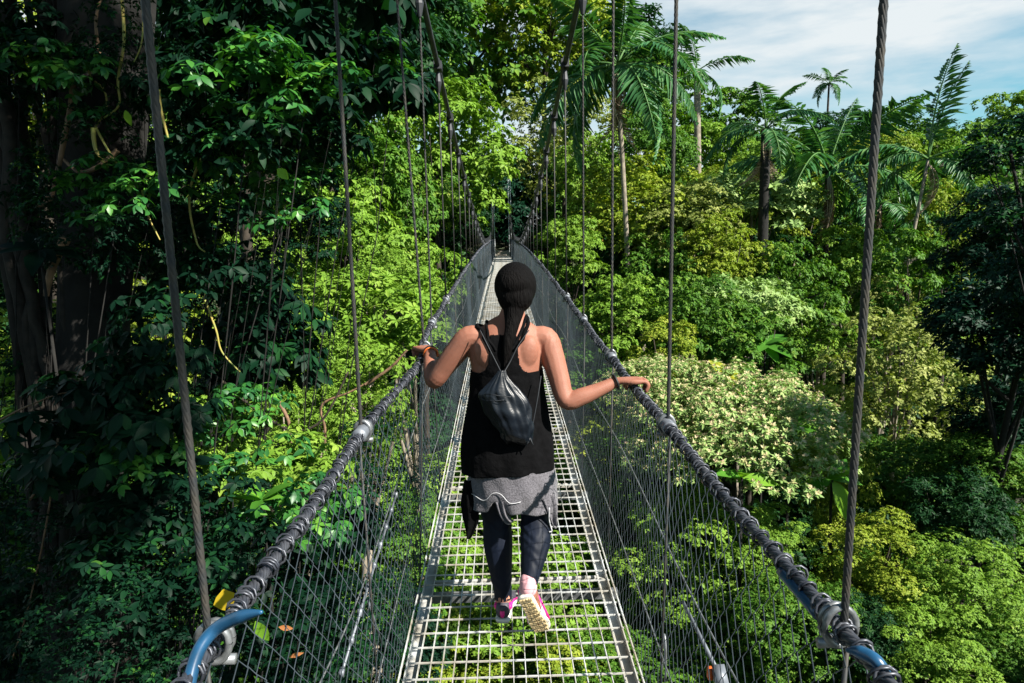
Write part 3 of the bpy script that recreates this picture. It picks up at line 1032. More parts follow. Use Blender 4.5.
palm(617, 66, 30, 5.2, 'tall palm with a pale dead frond hanging down its trunk', 17, 5, (1.0, 0), .12, seed=1, skirt=True)
palm(697, 72, 44, 3.8, 'short palm against the sky beside the second right hanger', 8, 0, (.4, 0), .24, 'bark_pale', seed=2)
palm(766, 130, 29, 3.3, 'palm with a thick black ragged trunk and hanging dead skirt', 9, 12, (.1, 0), .24, 'bark_dark', seed=3, skirt=True)
palm(828, 172, 31, 5.4, 'wide blue-green palm with arching fronds under the ridge', 13, 3, (.3, 0), .14, 'bark', seed=4, feature=[(.6, .8, .75, 2), (2.6, .6, .8, 0)])
palm(829, 84, 62, 2.6, 'tiny palm silhouetted on the skyline', 12, 0, (0, 0), .10, 'bark', seed=5)
palm(928, 160, 28, 3.6, 'leaning palm with one frond standing upright against the sky', 6, 2, (-1.6, 0), .08, 'bark_pale', seed=6, spread=(-.4, .1),
     feature=[(.15, 1.15, 1.3, 2), (.05, 1.0, 1.15, 2), (2.9, .25, 1.3, 1)])
palm(1005, 300, 30, 3.0, 'palm half hidden in the shade at the right edge', 9, 0, (0, 0), .14, 'bark', seed=7)
palm(880, 205, 33, 3.4, 'low feathery palm just right of the nearest right hanger', 9, 2, (0, 0), .12, 'bark', seed=8)

# ------------------------------------------------------------------ near trees on the left
def near_trunk(pts, radii, root, O, m, sides=14):
    mb = MB()
    P = np.array([at(*p) for p in pts]) - np.array(O)
    n = 30
    t = np.linspace(0, len(P) - 1, n)
    Q = np.stack([np.interp(t, np.arange(len(P)), P[:, k]) for k in range(3)], -1)
    Q[1:-1] = (Q[:-2] + Q[1:-1] * 2 + Q[2:]) / 4
    mb.tubes(Q, np.interp(t, np.arange(len(P)), radii), sides)
    return mb.build('trunk', M[m], root)


def near_plant(kind, px, py, Y, Rpx, label, name='shrub', cat='shrub', sz=1.0, group=None, stem=.008, tm='bark_dark'):
    return place_tree(kind, px, py, Y, Rpx, label, cat, name, sz, group, tm=tm, tw=stem / .1, lean=(-1.6, .3))


big = at(92, 640, 5.6)
gz = float(g_h(big.x, big.y)) - .4
O = Vector((big.x, big.y, gz))
root = empty('rainforest_tree', O, 'big shaded trunk wrapped in climbing stems at the upper left', 'tree')
near_trunk([(92, 640 + 380, 5.6), (88, 520, 5.6), (95, 300, 5.6), (105, 120, 5.6), (110, -60, 5.6), (100, -420, 5.8)], [.42, .30, .26, .31, .34, .30], root, O, 'bark_dark')
mb = MB()
rr_ = np.random.RandomState(12)
zz = np.linspace(at(92, 640, 5.6).z - 1.5, 5.0, 60)
for k in range(16):
    a0 = rr_.uniform(0, 2 * PI)
    a_ = a0 + np.cumsum(rr_.normal(0, .07, 60)) + zz * rr_.uniform(-.25, .25)
    r_ = .30 + .02 * np.sin(zz * 2 + k)
    mb.tubes(np.stack([big.x + .02 + r_ * np.cos(a_), big.y + r_ * np.sin(a_), zz], -1) - np.array(O), rr_.uniform(.012, .05), 7)
mb.build('clinging_root', M['bark_dark'] if False else M['root'], root)
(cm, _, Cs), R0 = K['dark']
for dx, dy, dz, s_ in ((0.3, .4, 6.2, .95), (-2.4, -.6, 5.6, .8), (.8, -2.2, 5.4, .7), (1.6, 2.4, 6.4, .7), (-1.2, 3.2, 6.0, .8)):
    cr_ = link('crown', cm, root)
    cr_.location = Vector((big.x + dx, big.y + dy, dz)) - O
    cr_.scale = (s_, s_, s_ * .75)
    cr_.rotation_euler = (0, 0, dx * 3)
# unseen tree over the camera, its crowns added to shade the near left side
tx, ty = 3.0, -4.2
g0 = float(g_h(tx, ty)) - .3
r_ = empty('added_shade_tree', (tx, ty, g0), 'unseen tree added over the bridge entrance to shade the left', 'tree')
mb = MB()
t = np.linspace(0, 1, 10)[:, None]
for (x, y, z, s_) in ((4.2, -1.0, 6.5, .31), (4.7, -2.7, 6.5, .30), (1.2, .2, 6.6, .60), (-1.0, 2.6, 6.6, .66), (3.2, -3.6, 6.8, .56), (-3.6, 4.6, 6.9, .66), (-.6, -1.2, 6.2, .6), (-3.2, 1.2, 7.4, .6)):
    cr_ = link('crown', K['dark'][0][0], r_)
    cr_.location = (x - tx, y - ty, z - g0)
    cr_.scale = (s_, s_, s_ * .62)
    cr_.rotation_euler = (0, 0, x * 2)
    mb.tubes(t * np.array([[0, 0, z - g0]]) + t ** 4 * np.array([[x - tx, y - ty, 0]]), .15 * (1.2 - .9 * t[:, 0]), 8)
mb.build('trunk', M['bark'], r_)

NEAR = [
    ('broad', 260, 120, 5.2, 92, 'broad-leaved shade tree right of the nearest left hanger', 1.1),
    ('broad2', 330, 55, 5.6, 84, 'branch of large drooping leaves between the two nearest left hangers', .9),
    ('broad2', 395, 60, 6.6, 40, 'leafy branch tip with a yellowing leaf near the main cable', 1.0),
    ('broad', 200, 270, 5.4, 84, 'shade-side foliage low behind the nearest left hanger', 1.0),
    ('small', 30, 170, 6.0, 100, 'small-leaved dark shrub at the upper left edge', 1.0),
    ('small', -15, 330, 5.6, 80, 'dark thicket along the left edge at mid height', 1.0),
    ('broad2', 215, 20, 6.2, 80, 'large hanging leaves at the top beside the shaded trunk', 1.0),
    ('broad2', 120, 440, 4.6, 84, 'dark broad-leaved plant in the lower left', .9),
    ('broad', 175, 540, 4.2, 86, 'dark leafy plant beside the blue hose', .9),
    ('small', 60, 560, 4.4, 96, 'fine dark thicket in the lower left', 1.0),
    ('small', 120, 655, 3.8, 100, 'fine dark thicket at the bottom left corner', .8),
    ('broad', 290, 640, 4.6, 70, 'dark leaves behind the left netting at the bottom', .9),
    ('broad2', 255, 350, 6.5, 66, 'large dark leaves before the bright gap', 1.0),
    ('lit', 285, 470, 5.4, 62, 'sunlit large-leaved plant beside the left hand cable', .8),
    ('lit', 215, 470, 5.0, 44, 'lit leafy shoot crossing the nearest left hanger', .8),
    ('broad2', 335, 545, 6.0, 60, 'broad leaves pressed behind the left netting', .9),
    ('sprig', 250, 80, 4.6, 62, 'shoot of glossy leaves right of the nearest left hanger near the top', .8),
    ('sprig', 305, 105, 4.8, 60, 'glossy leafy spray between the two nearest left hangers', .8),
    ('sprig', 372, 70, 6.0, 44, 'glossy leaf spray left of the third left hanger', .8),
    ('sprig', 225, 175, 4.9, 54, 'glossy shoot beside the nearest left hanger at eye height', .9),
    ('sprig', 290, 200, 5.2, 50, 'glossy shoot hanging over the top of the bright gap', .9),
    ('sprig', 120, 470, 4.4, 56, 'glossy leaves catching light in the lower left', .9),
    ('sprig', 245, 430, 5.0, 56, 'glossy leaves catching light right of the nearest left hanger', .9),
    ('sprig', 300, 520, 4.8, 56, 'glossy leaves catching light behind the left hand cable', .9),
    ('sprig', 120, 200, 4.7, 50, 'glossy climber leaves over the middle of the big trunk', .9),
    ('sprig', 60, 90, 4.9, 50, 'glossy climber leaves left of the big trunk top', .9),
    ('broad', 20, 60, 5.2, 74, 'dark leaves hanging in the upper left corner', 1.0),
    ('small', 95, 205, 4.9, 62, 'small climbing leaves clothing the big shaded trunk', 1.3),
    ('small', 150, 60, 5.0, 56, 'fine climber leaves at the top of the big shaded trunk', 1.3),
    ('broad2', 160, 380, 4.6, 56, 'dark hanging leaves just left of the nearest left hanger', 1.0),
    ('small', 380, 480, 7.5, 60, 'fine-leaved shrub behind the left netting', 1.0),
]
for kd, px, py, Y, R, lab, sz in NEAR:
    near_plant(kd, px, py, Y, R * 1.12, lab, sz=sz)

for kd, px, py, Y, R, lab, sz in (('broad', 1010, 150, 8.5, 46, 'dark overhanging leafy branch at the upper right edge', .9), ('broad', 1030, 215, 8.5, 48, 'lower part of dark leaves at the right edge above the shade', .9)):
    place_tree(kd, px, py, Y, R, lab, 'tree', 'tree', sz, tm='bark_dark', tw=.4, lean=(2.5, 0))

WALL = [
    (205, 110, 8.2, 84, 'dark leafy tree filling the gap right of the big shaded trunk'),
    (300, 60, 9.0, 76, 'dark leafy tree at the top between the two nearest left hangers'),
    (165, 235, 8.0, 72, 'dark leafy tree right behind the nearest left hanger'),
    (232, 330, 9.0, 56, 'dark leafy tree edging the bright gap on its left'),
    (0, 220, 8.0, 70, 'dark leafy tree behind the left edge thicket'),
    (300, 210, 10.0, 46, 'dark leafy tree above the bright fine-leaved trees'),
    (170, 600, 6.5, 90, 'black-green tree deep below the blue hose'),
    (30, 600, 6.5, 90, 'black-green tree in the bottom left corner'),
    (250, 520, 7.5, 54, 'black-green tree behind the sunlit large-leaved plant'),
    (318, 620, 7.0, 66, 'black-green tree behind the lower left netting'),
    (390, 640, 9.0, 60, 'dark tree seen through the netting beside the deck edge'),
]
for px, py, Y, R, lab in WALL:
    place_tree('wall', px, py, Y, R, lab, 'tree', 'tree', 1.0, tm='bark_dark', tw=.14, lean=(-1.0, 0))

# yellow leaf and litter caught by the left hand cable
def single_leaf(px, py, Y, ln, w, ax, m, label, rv=.3, nrmv=(0, -1, .4)):
    mb = MB()
    p = at(px, py, Y)
    A = np.array([ax])
    add_leaves(mb, np.zeros((1, 3)) - nrm(A) * ln / 2, A, np.array([nrmv], float), ln, w, np.random.RandomState(1), True, np.array([rv]), curl=.08)
    o = mb.build('leaf', M[m])
    o.location = p
    return tag(o, label, 'leaf')

# ------------------------------------------------------------------ vines
def vine(pts, r, label, m='vine', wob=.0, name='vine'):
    P = np.array([at(*p) for p in pts])
    c = P[0].copy()
    n = 40
    t = np.linspace(0, len(P) - 1, n)
    i = np.clip(t.astype(int), 0, len(P) - 2)
    f = (t - i)[:, None]
    g = lambda k: P[np.clip(i + k, 0, len(P) - 1)]
    Q = .5 * (2 * g(0) + (g(1) - g(-1)) * f + (2 * g(-1) - 5 * g(0) + 4 * g(1) - g(2)) * f ** 2 + (3 * g(0) - g(-1) - 3 * g(1) + g(2)) * f ** 3)
    mb = MB()
    mb.tubes(Q - c, r * np.linspace(1.15, .6, n), 7)
    o = mb.build(name, M[m])
    o.location = c
    return tag(o, label, 'vine')


vine([(121, -10, 4.9), (124, 40, 4.9), (118, 80, 4.9), (119, 105, 4.9), (104, 118, 4.9)], .010, 'yellowish climbing stem curving down the big shaded trunk')
vine([(140, -10, 4.8), (143, 20, 4.8), (141, 45, 4.8), (134, 62, 4.8)], .006, 'thin stem hanging at the top just left of the nearest hanger')
vine([(205, 300, 5.0), (216, 330, 5.0), (222, 352, 5.0), (240, 372, 5.0)], .008, 'yellow green shoot low beside the nearest left hanger')
vine([(142, 190, 4.8), (148, 215, 4.8), (160, 240, 4.8)], .007, 'slanting thin stem under the bent branch')
vine([(100, 60, 5.0), (96, 20, 5.0), (104, -10, 5.0)], .012, 'dull stem rising up the middle of the big trunk', 'vine_brown')
vine([(0, 420, 4.4), (30, 405, 4.4), (70, 392, 4.4), (110, 398, 4.4)], .006, 'thin bare twig reaching in from the left edge', 'vine_brown')
vine([(80, 50, 5.0), (92, 78, 5.0), (104, 90, 5.0), (106, 110, 5.0), (93, 130, 5.0)], .008, 'thin pale creeper looping left of the curved stem')
vine([(93, 128, 4.8), (96, 150, 4.8), (108, 168, 4.8)], .014, 'short thick yellow shoot below the looping creeper')
vine([(96, 128, 4.85), (108, 150, 4.8), (119, 167, 4.8)], .008, 'thin yellow shoot beside the short thick one')
vine([(158, 90, 4.7), (161, 110, 4.7), (168, 138, 4.7)], .012, 'yellow stem tucked behind the nearest left hanger')
vine([(74, 60, 5.0), (72, 100, 5.0), (64, 140, 5.0), (58, 170, 5.0), (50, 200, 5.0), (38, 206, 5.0)], .020, 'brown root running down the left of the big trunk', 'vine_brown')
vine([(66, 238, 4.9), (56, 258, 4.9), (50, 275, 4.9), (46, 296, 4.9)], .032, 'lit brown aerial root hanging at left', 'vine_brown')
vine([(118, 150, 4.9), (100, 166, 4.9), (80, 172, 4.9), (64, 160, 5.0)], .018, 'brown branch bending across the trunk base', 'vine_brown')
vine([(30, 500, 4.2), (52, 465, 4.2), (58, 440, 4.2), (47, 520, 4.2), (30, 600, 4.2), (12, 660, 4.2)], .007, 'thin reddish bare stem drooping in the lower left', 'vine_brown')
vine([(215, 130, 5), (190, 190, 5), (196, 240, 5), (205, 252, 5)], .009, 'yellow stem hanging right of the nearest left hanger')
vine([(212, 372, 8), (250, 405, 8), (290, 430, 8), (322, 420, 8), (348, 372, 8)], 0.019, 'bare dark limb arching through the bright gap', 'bark')
vine([(276, 398, 9), (288, 420, 9), (292, 445, 9)], 0.028, 'forked pale brown limb left of the cable', 'vine_brown')
vine([(324, 465, 9), (325, 430, 9), (322, 405, 9), (350, 392, 9), (372, 380, 9)], 0.019, 'forked pale brown limb nearest the hand cable', 'vine_brown')
vine([(365, 385, 9), (390, 368, 9), (407, 350, 9)], .022, 'thin tan limb pointing to the walker hand', 'vine_brown')
single_leaf(229, 602, 1.9, .095, .085, (.2, .2, -1), 'yel', 'large yellow leaf with a brown blotch above the blue hose', .55)
single_leaf(283, 174, 3.6, .075, .055, (.6, .1, -.6), 'lit' if 'lit' in M else 'banana', 'single light green leaf catching sun beside the shade tree', .9)
single_leaf(225, 640, 2.1, .09, .05, (.5, .1, -1), 'banana', 'green leaf just under the blue hose', .3)
single_leaf(262, 632, 2.3, .10, .05, (.4, .1, -1), 'banana', 'yellow green hanging leaf right of the blue hose', .85)
single_leaf(286, 628, 2.4, .055, .022, (1, .1, -.25), 'yel', 'torn brownish leaf caught behind the left netting', 1.0)
single_leaf(296, 655, 2.5, .06, .018, (1, .1, .2), 'yel', 'narrow brown leaf just below the torn leaf behind the netting', 1.0)
single_leaf(128, 118, 4.6, .10, .05, (.2, .1, -1), 'banana', 'pale moss-like tuft leaf on the big trunk', .9)

# ------------------------------------------------------------------ big leaf plants
def banana_plant(px, py, Y, size, label, leaves, m='banana'):
    c = at(px, py, Y)
    gz = float(g_h(c.x, c.y)) - .2
    O = Vector((c.x, c.y, gz))
    root = empty('banana_plant', O, label, 'plant')
    mb = MB()
    mb.tubes(np.array([[0, 0, 0], [.05, 0, (c.z - gz) * .5], [0, 0, c.z - gz]]), np.array([.05, .04, .03]) * (1 if Y > 10 else .3), 8)
    mb.build('stem', M['bark_dark'], root)
    rs = np.random.RandomState(int(px))
    for (ax, nv, ln, rv) in leaves:
        mb = MB()
        add_leaves(mb, np.array([[0, 0, c.z - gz]]), np.array([ax], float), np.array([nv], float), ln * size, ln * size * .42, rs, True, np.array([rv]), curl=.16)
        mb.build('leaf', M[m], root)


rb = random.Random(3)


def leafset(n, extra=(), dark=False):
    out = list(extra)
    for k in range(n):
        a = k * 2.4 + rb.uniform(-.3, .3)
        e = rb.uniform(-.25, .9)
        out.append(((math.cos(a), math.sin(a) * .8, e), (-math.cos(a) * e, -.35 - math.sin(a) * e, 1), rb.uniform(.7, 1.1), rb.uniform(0, .2) if dark else rb.uniform(.0, .9)))
    return out


banana_plant(742, 392, 17, .85, 'plant with one big yellow leaf among green ones above the blossoms', leafset(8, [((-.5, -.3, .6), (.2, -1, .5), 1.5, 1.)]))
banana_plant(790, 428, 16, .8, 'plant with a wide pale leaf right of the blossoms', leafset(7, [((.9, -.2, .1), (0, -.8, 1), 1.3, .75)]))
banana_plant(832, 480, 14, .75, 'plant with drooping light green leaf beside the nearest right hanger', leafset(6, [((.4, -.3, -.8), (.3, -1, .3), 1.4, .9)]))
banana_plant(742, 478, 13.5, .7, 'plant with a single wide leaf among the lower blossoms', leafset(5, [((.9, -.2, .0), (0, -.8, 1), 1.1, .85)]))
banana_plant(765, 345, 20, 1.0, 'cluster of upright pale leaves in the dark hollow', leafset(11))
banana_plant(172, 465, 4.4, .26, 'dark glossy plant with upright pointed leaves at lower left', leafset(10, dark=True), 'deep')
banana_plant(262, 500, 4.6, .24, 'large-leaved plant catching sun left of the hand cable', leafset(9), 'banana')
banana_plant(40, 250, 4.8, .34, 'dim plant with long leaves in the shade at the left edge', leafset(9, dark=True), 'deep')

# ------------------------------------------------------------------ undergrowth
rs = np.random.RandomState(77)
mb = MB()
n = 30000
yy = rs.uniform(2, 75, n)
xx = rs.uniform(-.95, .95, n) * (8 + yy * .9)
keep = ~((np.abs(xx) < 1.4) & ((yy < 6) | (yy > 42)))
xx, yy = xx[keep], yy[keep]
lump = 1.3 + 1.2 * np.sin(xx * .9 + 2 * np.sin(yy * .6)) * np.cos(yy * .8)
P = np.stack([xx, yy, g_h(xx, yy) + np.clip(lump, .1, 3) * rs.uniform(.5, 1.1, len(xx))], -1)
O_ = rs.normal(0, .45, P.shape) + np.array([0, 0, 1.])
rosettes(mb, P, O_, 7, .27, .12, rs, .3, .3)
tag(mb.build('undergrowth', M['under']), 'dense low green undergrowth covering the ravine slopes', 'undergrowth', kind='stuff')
# ------------------------------------------------------------------ the walker
def skinmat():
    m, t, b = newmat('skin')
    tc = t.nodes.new('ShaderNodeTexCoord')
    n = t.nodes.new('ShaderNodeTexNoise')
    n.inputs['Scale'].default_value = 14
    n.inputs['Detail'].default_value = 5
    r = t.nodes.new('ShaderNodeValToRGB')
    r.color_ramp.elements[0].color = (.21, .080, .050, 1)
    r.color_ramp.elements[1].color = (.32, .140, .095, 1)
    t.links.new(tc.outputs['Object'], n.inputs['Vector'])
    t.links.new(n.outputs[0], r.inputs[0])
    t.links.new(r.outputs[0], b.inputs['Base Color'])
    b.inputs['Roughness'].default_value = .6
    b.inputs['Specular IOR Level'].default_value = .3
    b.inputs['Subsurface Weight'].default_value = .12
    b.inputs['Subsurface Radius'].default_value = (.012, .005, .003)
    n2 = t.nodes.new('ShaderNodeTexNoise')
    n2.inputs['Scale'].default_value = 160
    bn = t.nodes.new('ShaderNodeBump')
    bn.inputs['Strength'].default_value = .12
    bn.inputs['Distance'].default_value = .004
    t.links.new(tc.outputs['Object'], n2.inputs['Vector'])
    t.links.new(n2.outputs[0], bn.inputs['Height'])
    t.links.new(bn.outputs[0], b.inputs['Normal'])
    return m


def hairmat():
    m, t, b = newmat('hair')
    b.inputs['Base Color'].default_value = (.003, .0025, .0025, 1)
    b.inputs['Specular IOR Level'].default_value = .08
    b.inputs['Roughness'].default_value = .75
    tc = t.nodes.new('ShaderNodeTexCoord')
    mp = t.nodes.new('ShaderNodeMapping')
    mp.inputs['Scale'].default_value = (90, 90, 9)
    n = t.nodes.new('ShaderNodeTexNoise')
    n.inputs['Scale'].default_value = 1.6
    n.inputs['Detail'].default_value = 4
    bn = t.nodes.new('ShaderNodeBump')
    bn.inputs['Strength'].default_value = .9
    bn.inputs['Distance'].default_value = .014
    t.links.new(tc.outputs['Object'], mp.inputs[0])
    t.links.new(mp.outputs[0], n.inputs['Vector'])
    t.links.new(n.outputs[0], bn.inputs['Height'])
    t.links.new(bn.outputs[0], b.inputs['Normal'])
    return m


M['skin'] = skinmat()
M['hair'] = hairmat()
M['top'] = mat('black_jersey', (.0035, .0035, .004), .95, bump=.35, scale=35, noise=.2, spec=.06)
M['legging'] = mat('navy_legging', (.004, .007, .016), .6, noise=.25, scale=10, bump=.12, spec=.2)
M['sweat'] = mat('grey_marl', (.10, .095, .108), .95, noise=.35, scale=160, bump=.25, sheen=.3, spec=.2)
M['sweatline'] = mat('pale_trim', (.45, .45, .47), .8)
M['bag'] = mat('navy_nylon', (.002, .004, .008), .38, noise=.3, scale=7, bump=.5, spec=.5)
M['cord'] = mat('grey_cord', (.014, .017, .022), .7)
M['shoe'] = mat('shoe_mesh', (.42, .37, .40), .6, noise=.2, scale=60)
M['shoeshade'] = mat('shoe_shaded', (.05, .045, .06), .55)  # shaded copy of the shoe material, the shade put into its colour
M['pink'] = mat('pink_rubber', (.72, .02, .24), .45)
M['sole'] = mat('sole_cream', (.55, .42, .22), .7, noise=.3, scale=70, bump=.5)
M['solerim'] = mat('sole_rim', (.72, .68, .60), .5)
M['yellow_tab'] = mat('yellow_tab', (.75, .62, .05), .5)
M['band'] = mat('black_band', (.008, .008, .009), .6)
M['orangeband'] = mat('orange_band', (.75, .16, .03), .5)

PO = Vector((0, 2.88, -1.70))
person = empty('person', PO, 'woman in black tank top and leggings walking away along the footbridge', 'person')
TCX = -.02


def catmull(P, n):
    P = np.asarray(P, float)
    t = np.linspace(0, len(P) - 1, n)
    i = np.clip(t.astype(int), 0, len(P) - 2)
    f = (t - i)[:, None]
    g = lambda k: P[np.clip(i + k, 0, len(P) - 1)]
    return .5 * (2 * g(0) + (g(1) - g(-1)) * f + (2 * g(-1) - 5 * g(0) + 4 * g(1) - g(2)) * f ** 2 + (3 * g(0) - g(-1) - 3 * g(1) + g(2)) * f ** 3)


def limb(mb, rows, n=24, sides=14):
    """rows of (x,y,z,r)"""
    Q = catmull(rows, n)
    mb.tubes(Q[:, :3], Q[:, 3], sides)
    for e in (0, -1):
        ball(mb, Q[e, :3], (Q[e, 3] * .99,) * 3)


def ball(mb, c, r, R=None, nu=16, nv=10):
    u = np.arange(nu) * 2 * PI / nu
    v = np.linspace(0, PI, nv + 1)
    V = np.stack([np.sin(v)[:, None] * np.cos(u), np.sin(v)[:, None] * np.sin(u), np.cos(v)[:, None] + 0 * u], -1)
    V = V.reshape(-1, 3) * np.array(r)
    if R is not None:
        V = V @ np.array(R).T
    i = np.arange(nv)[:, None]
    j = np.arange(nu)[None]
    q = np.stack([i * nu + j, (i + 1) * nu + j, (i + 1) * nu + (j + 1) % nu, i * nu + (j + 1) % nu], -1).reshape(-1, 4)
    mb.add(V + np.array(c), [q])


def rings(mb, rows, n=30, sides=28):
    """rows of (z, cx, cy, rx, ry): stacked closed ellipses"""
    Q = catmull(rows, n)
    a = np.arange(sides) * 2 * PI / sides
    V = np.stack([Q[:, 1:2] + Q[:, 3:4] * np.cos(a), Q[:, 2:3] + Q[:, 4:5] * np.sin(a), Q[:, 0:1] + 0 * a], -1)
    i = np.arange(n - 1)[:, None]
    j = np.arange(sides)[None]
    q = np.stack([i * sides + j, i * sides + (j + 1) % sides, (i + 1) * sides + (j + 1) % sides, (i + 1) * sides + j], -1).reshape(-1, 4)
    mb.add(V.reshape(-1, 3), [q, np.arange(sides)[None, ::-1], np.arange(sides)[None] + (n - 1) * sides])


def fused(mb, name, m, vox, smooth_it=6, parent=None):
    """melt the pieces into one continuous skin"""
    me = mb.build(name, m, mesh_only=True)
    for at_ in list(me.attributes):
        if at_.name == 'rnd':
            me.attributes.remove(at_)
    o = link(name, me)
    rm = o.modifiers.new('r', 'REMESH')
    rm.mode = 'VOXEL'
    rm.voxel_size = vox
    rm.use_smooth_shade = True
    if smooth_it:
        sm = o.modifiers.new('s', 'SMOOTH')
        sm.factor = .5
        sm.iterations = smooth_it
    dg = bpy.context.evaluated_depsgraph_get()
    new = bpy.data.meshes.new_from_object(o.evaluated_get(dg))
    o.modifiers.clear()
    o.data = new
    new.name = name
    if not new.materials:
        new.materials.append(m)
    if parent:
        o.parent = parent
    return o


def fcurl(mb, pts, r0, r1):
    P = catmull(pts, 12)
    mb.tubes(P, np.linspace(r0, r1, 12), 8)
    ball(mb, P[-1], (r1,) * 3, nu=8, nv=6)
    ball(mb, P[0], (r0,) * 3, nu=8, nv=6)


def hand(mb, wrist, rc, side, u):
    """a hand laid over the cable at rc, coming from wrist; u: horizontal direction across the cable"""
    wrist, rc = np.array(wrist), np.array(rc)
    u = nrm(np.array([u[0], u[1], 0.]))
    v = np.array([-u[1], u[0], 0.]) * side      # towards the thumb (forward)
    up = np.array([0, 0, 1.])
    kc = rc + u * .012 + up * .040
    # palm
    for k, o in enumerate((-.028, -.010, .010, .028)):
        a = wrist * .6 + (kc - u * .05) * .4 + v * o * .45
        fcurl(mb, [wrist + v * o * .45, a + up * .004, kc - u * .03 + v * o * .95, kc + v * o], .015, .0125)
    ball(mb, wrist * .45 + kc * .55, (.034, .034, .016))
    # four fingers over the far side
    for k, (o, ln) in enumerate(((.030, .95), (.010, 1.08), (-.010, 1.0), (-.030, .80))):
        b = kc + v * o
        fcurl(mb, [b, b + u * .026 * ln + up * .000, b + u * .041 * ln - up * .021 * ln, b + u * .030 * ln - up * .047 * ln], .0105, .0078)
    # thumb on the near side
    t0 = wrist * .55 + kc * .45 + v * .022
    fcurl(mb, [t0, rc - u * .038 + v * .045 + up * .018, rc - u * .030 + v * .068 + up * .004, rc - u * .018 + v * .082 - up * .012], .014, .0085)


# joints
LS, LE, LW = (-.175, 0, 1.275), (-.335, .035, 1.085), (-.372, .262, 1.175)
RS, RE, RW = (.148, 0, 1.265), (.226, -.10, 1.015), (.432, -.075, 1.082)
railL = rail(3.21, -1) - np.array(PO)
railR = rail(2.80, 1) - np.array(PO)
bd = MB()
TORSO = [(.73, TCX, 0, .150, .105), (.80, TCX, -.005, .172, .122), (.88, TCX, -.005, .165, .118), (.97, TCX, 0, .140, .10), (1.05, TCX, 0, .138, .098),
         (1.14, TCX, .0, .152, .104), (1.21, TCX, .0, .160, .102), (1.27, TCX, .0, .155, .088), (1.315, -.01, .0, .120, .068), (1.345, 0, .004, .075, .055), (1.38, .01, .01, .052, .052), (1.44, .02, .02, .050, .052)]
rings(bd, TORSO, 48, 36)
# shoulder blades and back muscles
for s in (-1, 1):
    ball(bd, (TCX + s * .082, -.062, 1.215), (.052, .036, .075), Matrix.Rotation(s * .25, 3, 'Y'))
    ball(bd, (TCX + s * .045, -.002, 1.325), (.075, .038, .032), Matrix.Rotation(s * .5, 3, 'Y'))
    ball(bd, (TCX + s * .075, .085, 1.17), (.062, .045, .06))
    ball(bd, (TCX + s * .072, -.045, .80), (.08, .075, .09))
limb(bd, [(TCX - .09, 0, 1.265, .048), (*LS, .052), (-.232, .01, 1.215, .051), (-.288, .02, 1.145, .045), (*LE, .039), (-.350, .10, 1.115, .039), (-.365, .18, 1.145, .032), (*LW, .025)], 36)
limb(bd, [(TCX + .09, 0, 1.26, .048), (*RS, .051), (.175, -.025, 1.19, .051), (.200, -.06, 1.10, .045), (*RE, .038), (.285, -.10, 1.028, .038), (.36, -.09, 1.054, .031), (*RW, .024)], 36)
hand(bd, LW, railL, -1, (-.55, .83))
hand(bd, RW, railR, 1, (1, .05))
LEGL = [(-.105, 0, .84, .088), (-.100, .015, .66, .084), (-.085, .03, .50, .066), (-.078, .03, .44, .062), (-.075, .005, .34, .063), (-.066, -.015, .22, .048), (-.058, -.03, .11, .036), (-.058, -.03, .06, .036)]
LEGR = [(.065, 0, .84, .088), (.080, 0, .68, .084), (.092, -.015, .54, .067), (.092, -.035, .47, .063), (.088, -.10, .40, .064), (.072, -.16, .33, .048), (.056, -.205, .275, .035), (.052, -.215, .245, .034)]
limb(bd, LEGL, 36)
limb(bd, LEGR, 36)
limb(bd, [(-.058, -.03, .06, .034), (-.052, .05, .04, .030), (-.045, .11, .03, .024)], 10)
limb(bd, [(.052, -.215, .245, .033), (.075, -.19, .14, .030), (.095, -.175, .07, .022)], 10)
# head
H = np.array([.024, .030, 1.478])
ball(bd, H + [0, -.004, .012], (.074, .090, .092), nu=24, nv=16)
ball(bd, H + [0, .030, -.045], (.056, .062, .062), nu=20, nv=12)
ball(bd, H + [0, .066, -.088], (.024, .022, .018))
limb(bd, [(*(H + [0, .084, .012]), .008), (*(H + [0, .100, -.018]), .012)], 6)
for s in (-1, 1):
    ball(bd, H + [s * .074, -.002, -.008], (.008, .018, .030))
    ball(bd, H + [s * .030, .078, .012], (.016, .010, .008))
ball(bd, H + [0, .088, -.050], (.022, .010, .005))
ball(bd, H + [0, .087, -.060], (.019, .010, .006))
body = fused(bd, 'body', M['skin'], .0042, 6, person)

# cloth lifted off the body surface where a rule says so
bm0 = body.data
nv = len(bm0.vertices)
bco = np.empty(nv * 3)
bm0.vertices.foreach_get('co', bco)
bco = bco.reshape(-1, 3)
bno = np.empty(nv * 3)
bm0.vertices.foreach_get('normal', bno)
bno = bno.reshape(-1, 3)
bf = np.array([list(p.vertices) if len(p.vertices) == 4 else list(p.vertices) + [p.vertices[-1]] for p in bm0.polygons])


def from_body(mask, off, mb):
    fm = mask[bf].all(1)
    fs = bf[fm]
    used = np.unique(fs)
    remap = np.full(nv, -1)
    remap[used] = np.arange(len(used))
    o = off[used] if isinstance(off, np.ndarray) else off
    mb.add(bco[used] + bno[used] * (o[:, None] if isinstance(o, np.ndarray) else o), [remap[fs]])


def wrinkle(P, a, f=30):
    return a * (np.sin(P[:, 2] * f + 4 * np.sin(P[:, 0] * 14)) * np.sin(P[:, 0] * 21 + P[:, 2] * 9 + P[:, 1] * 17))


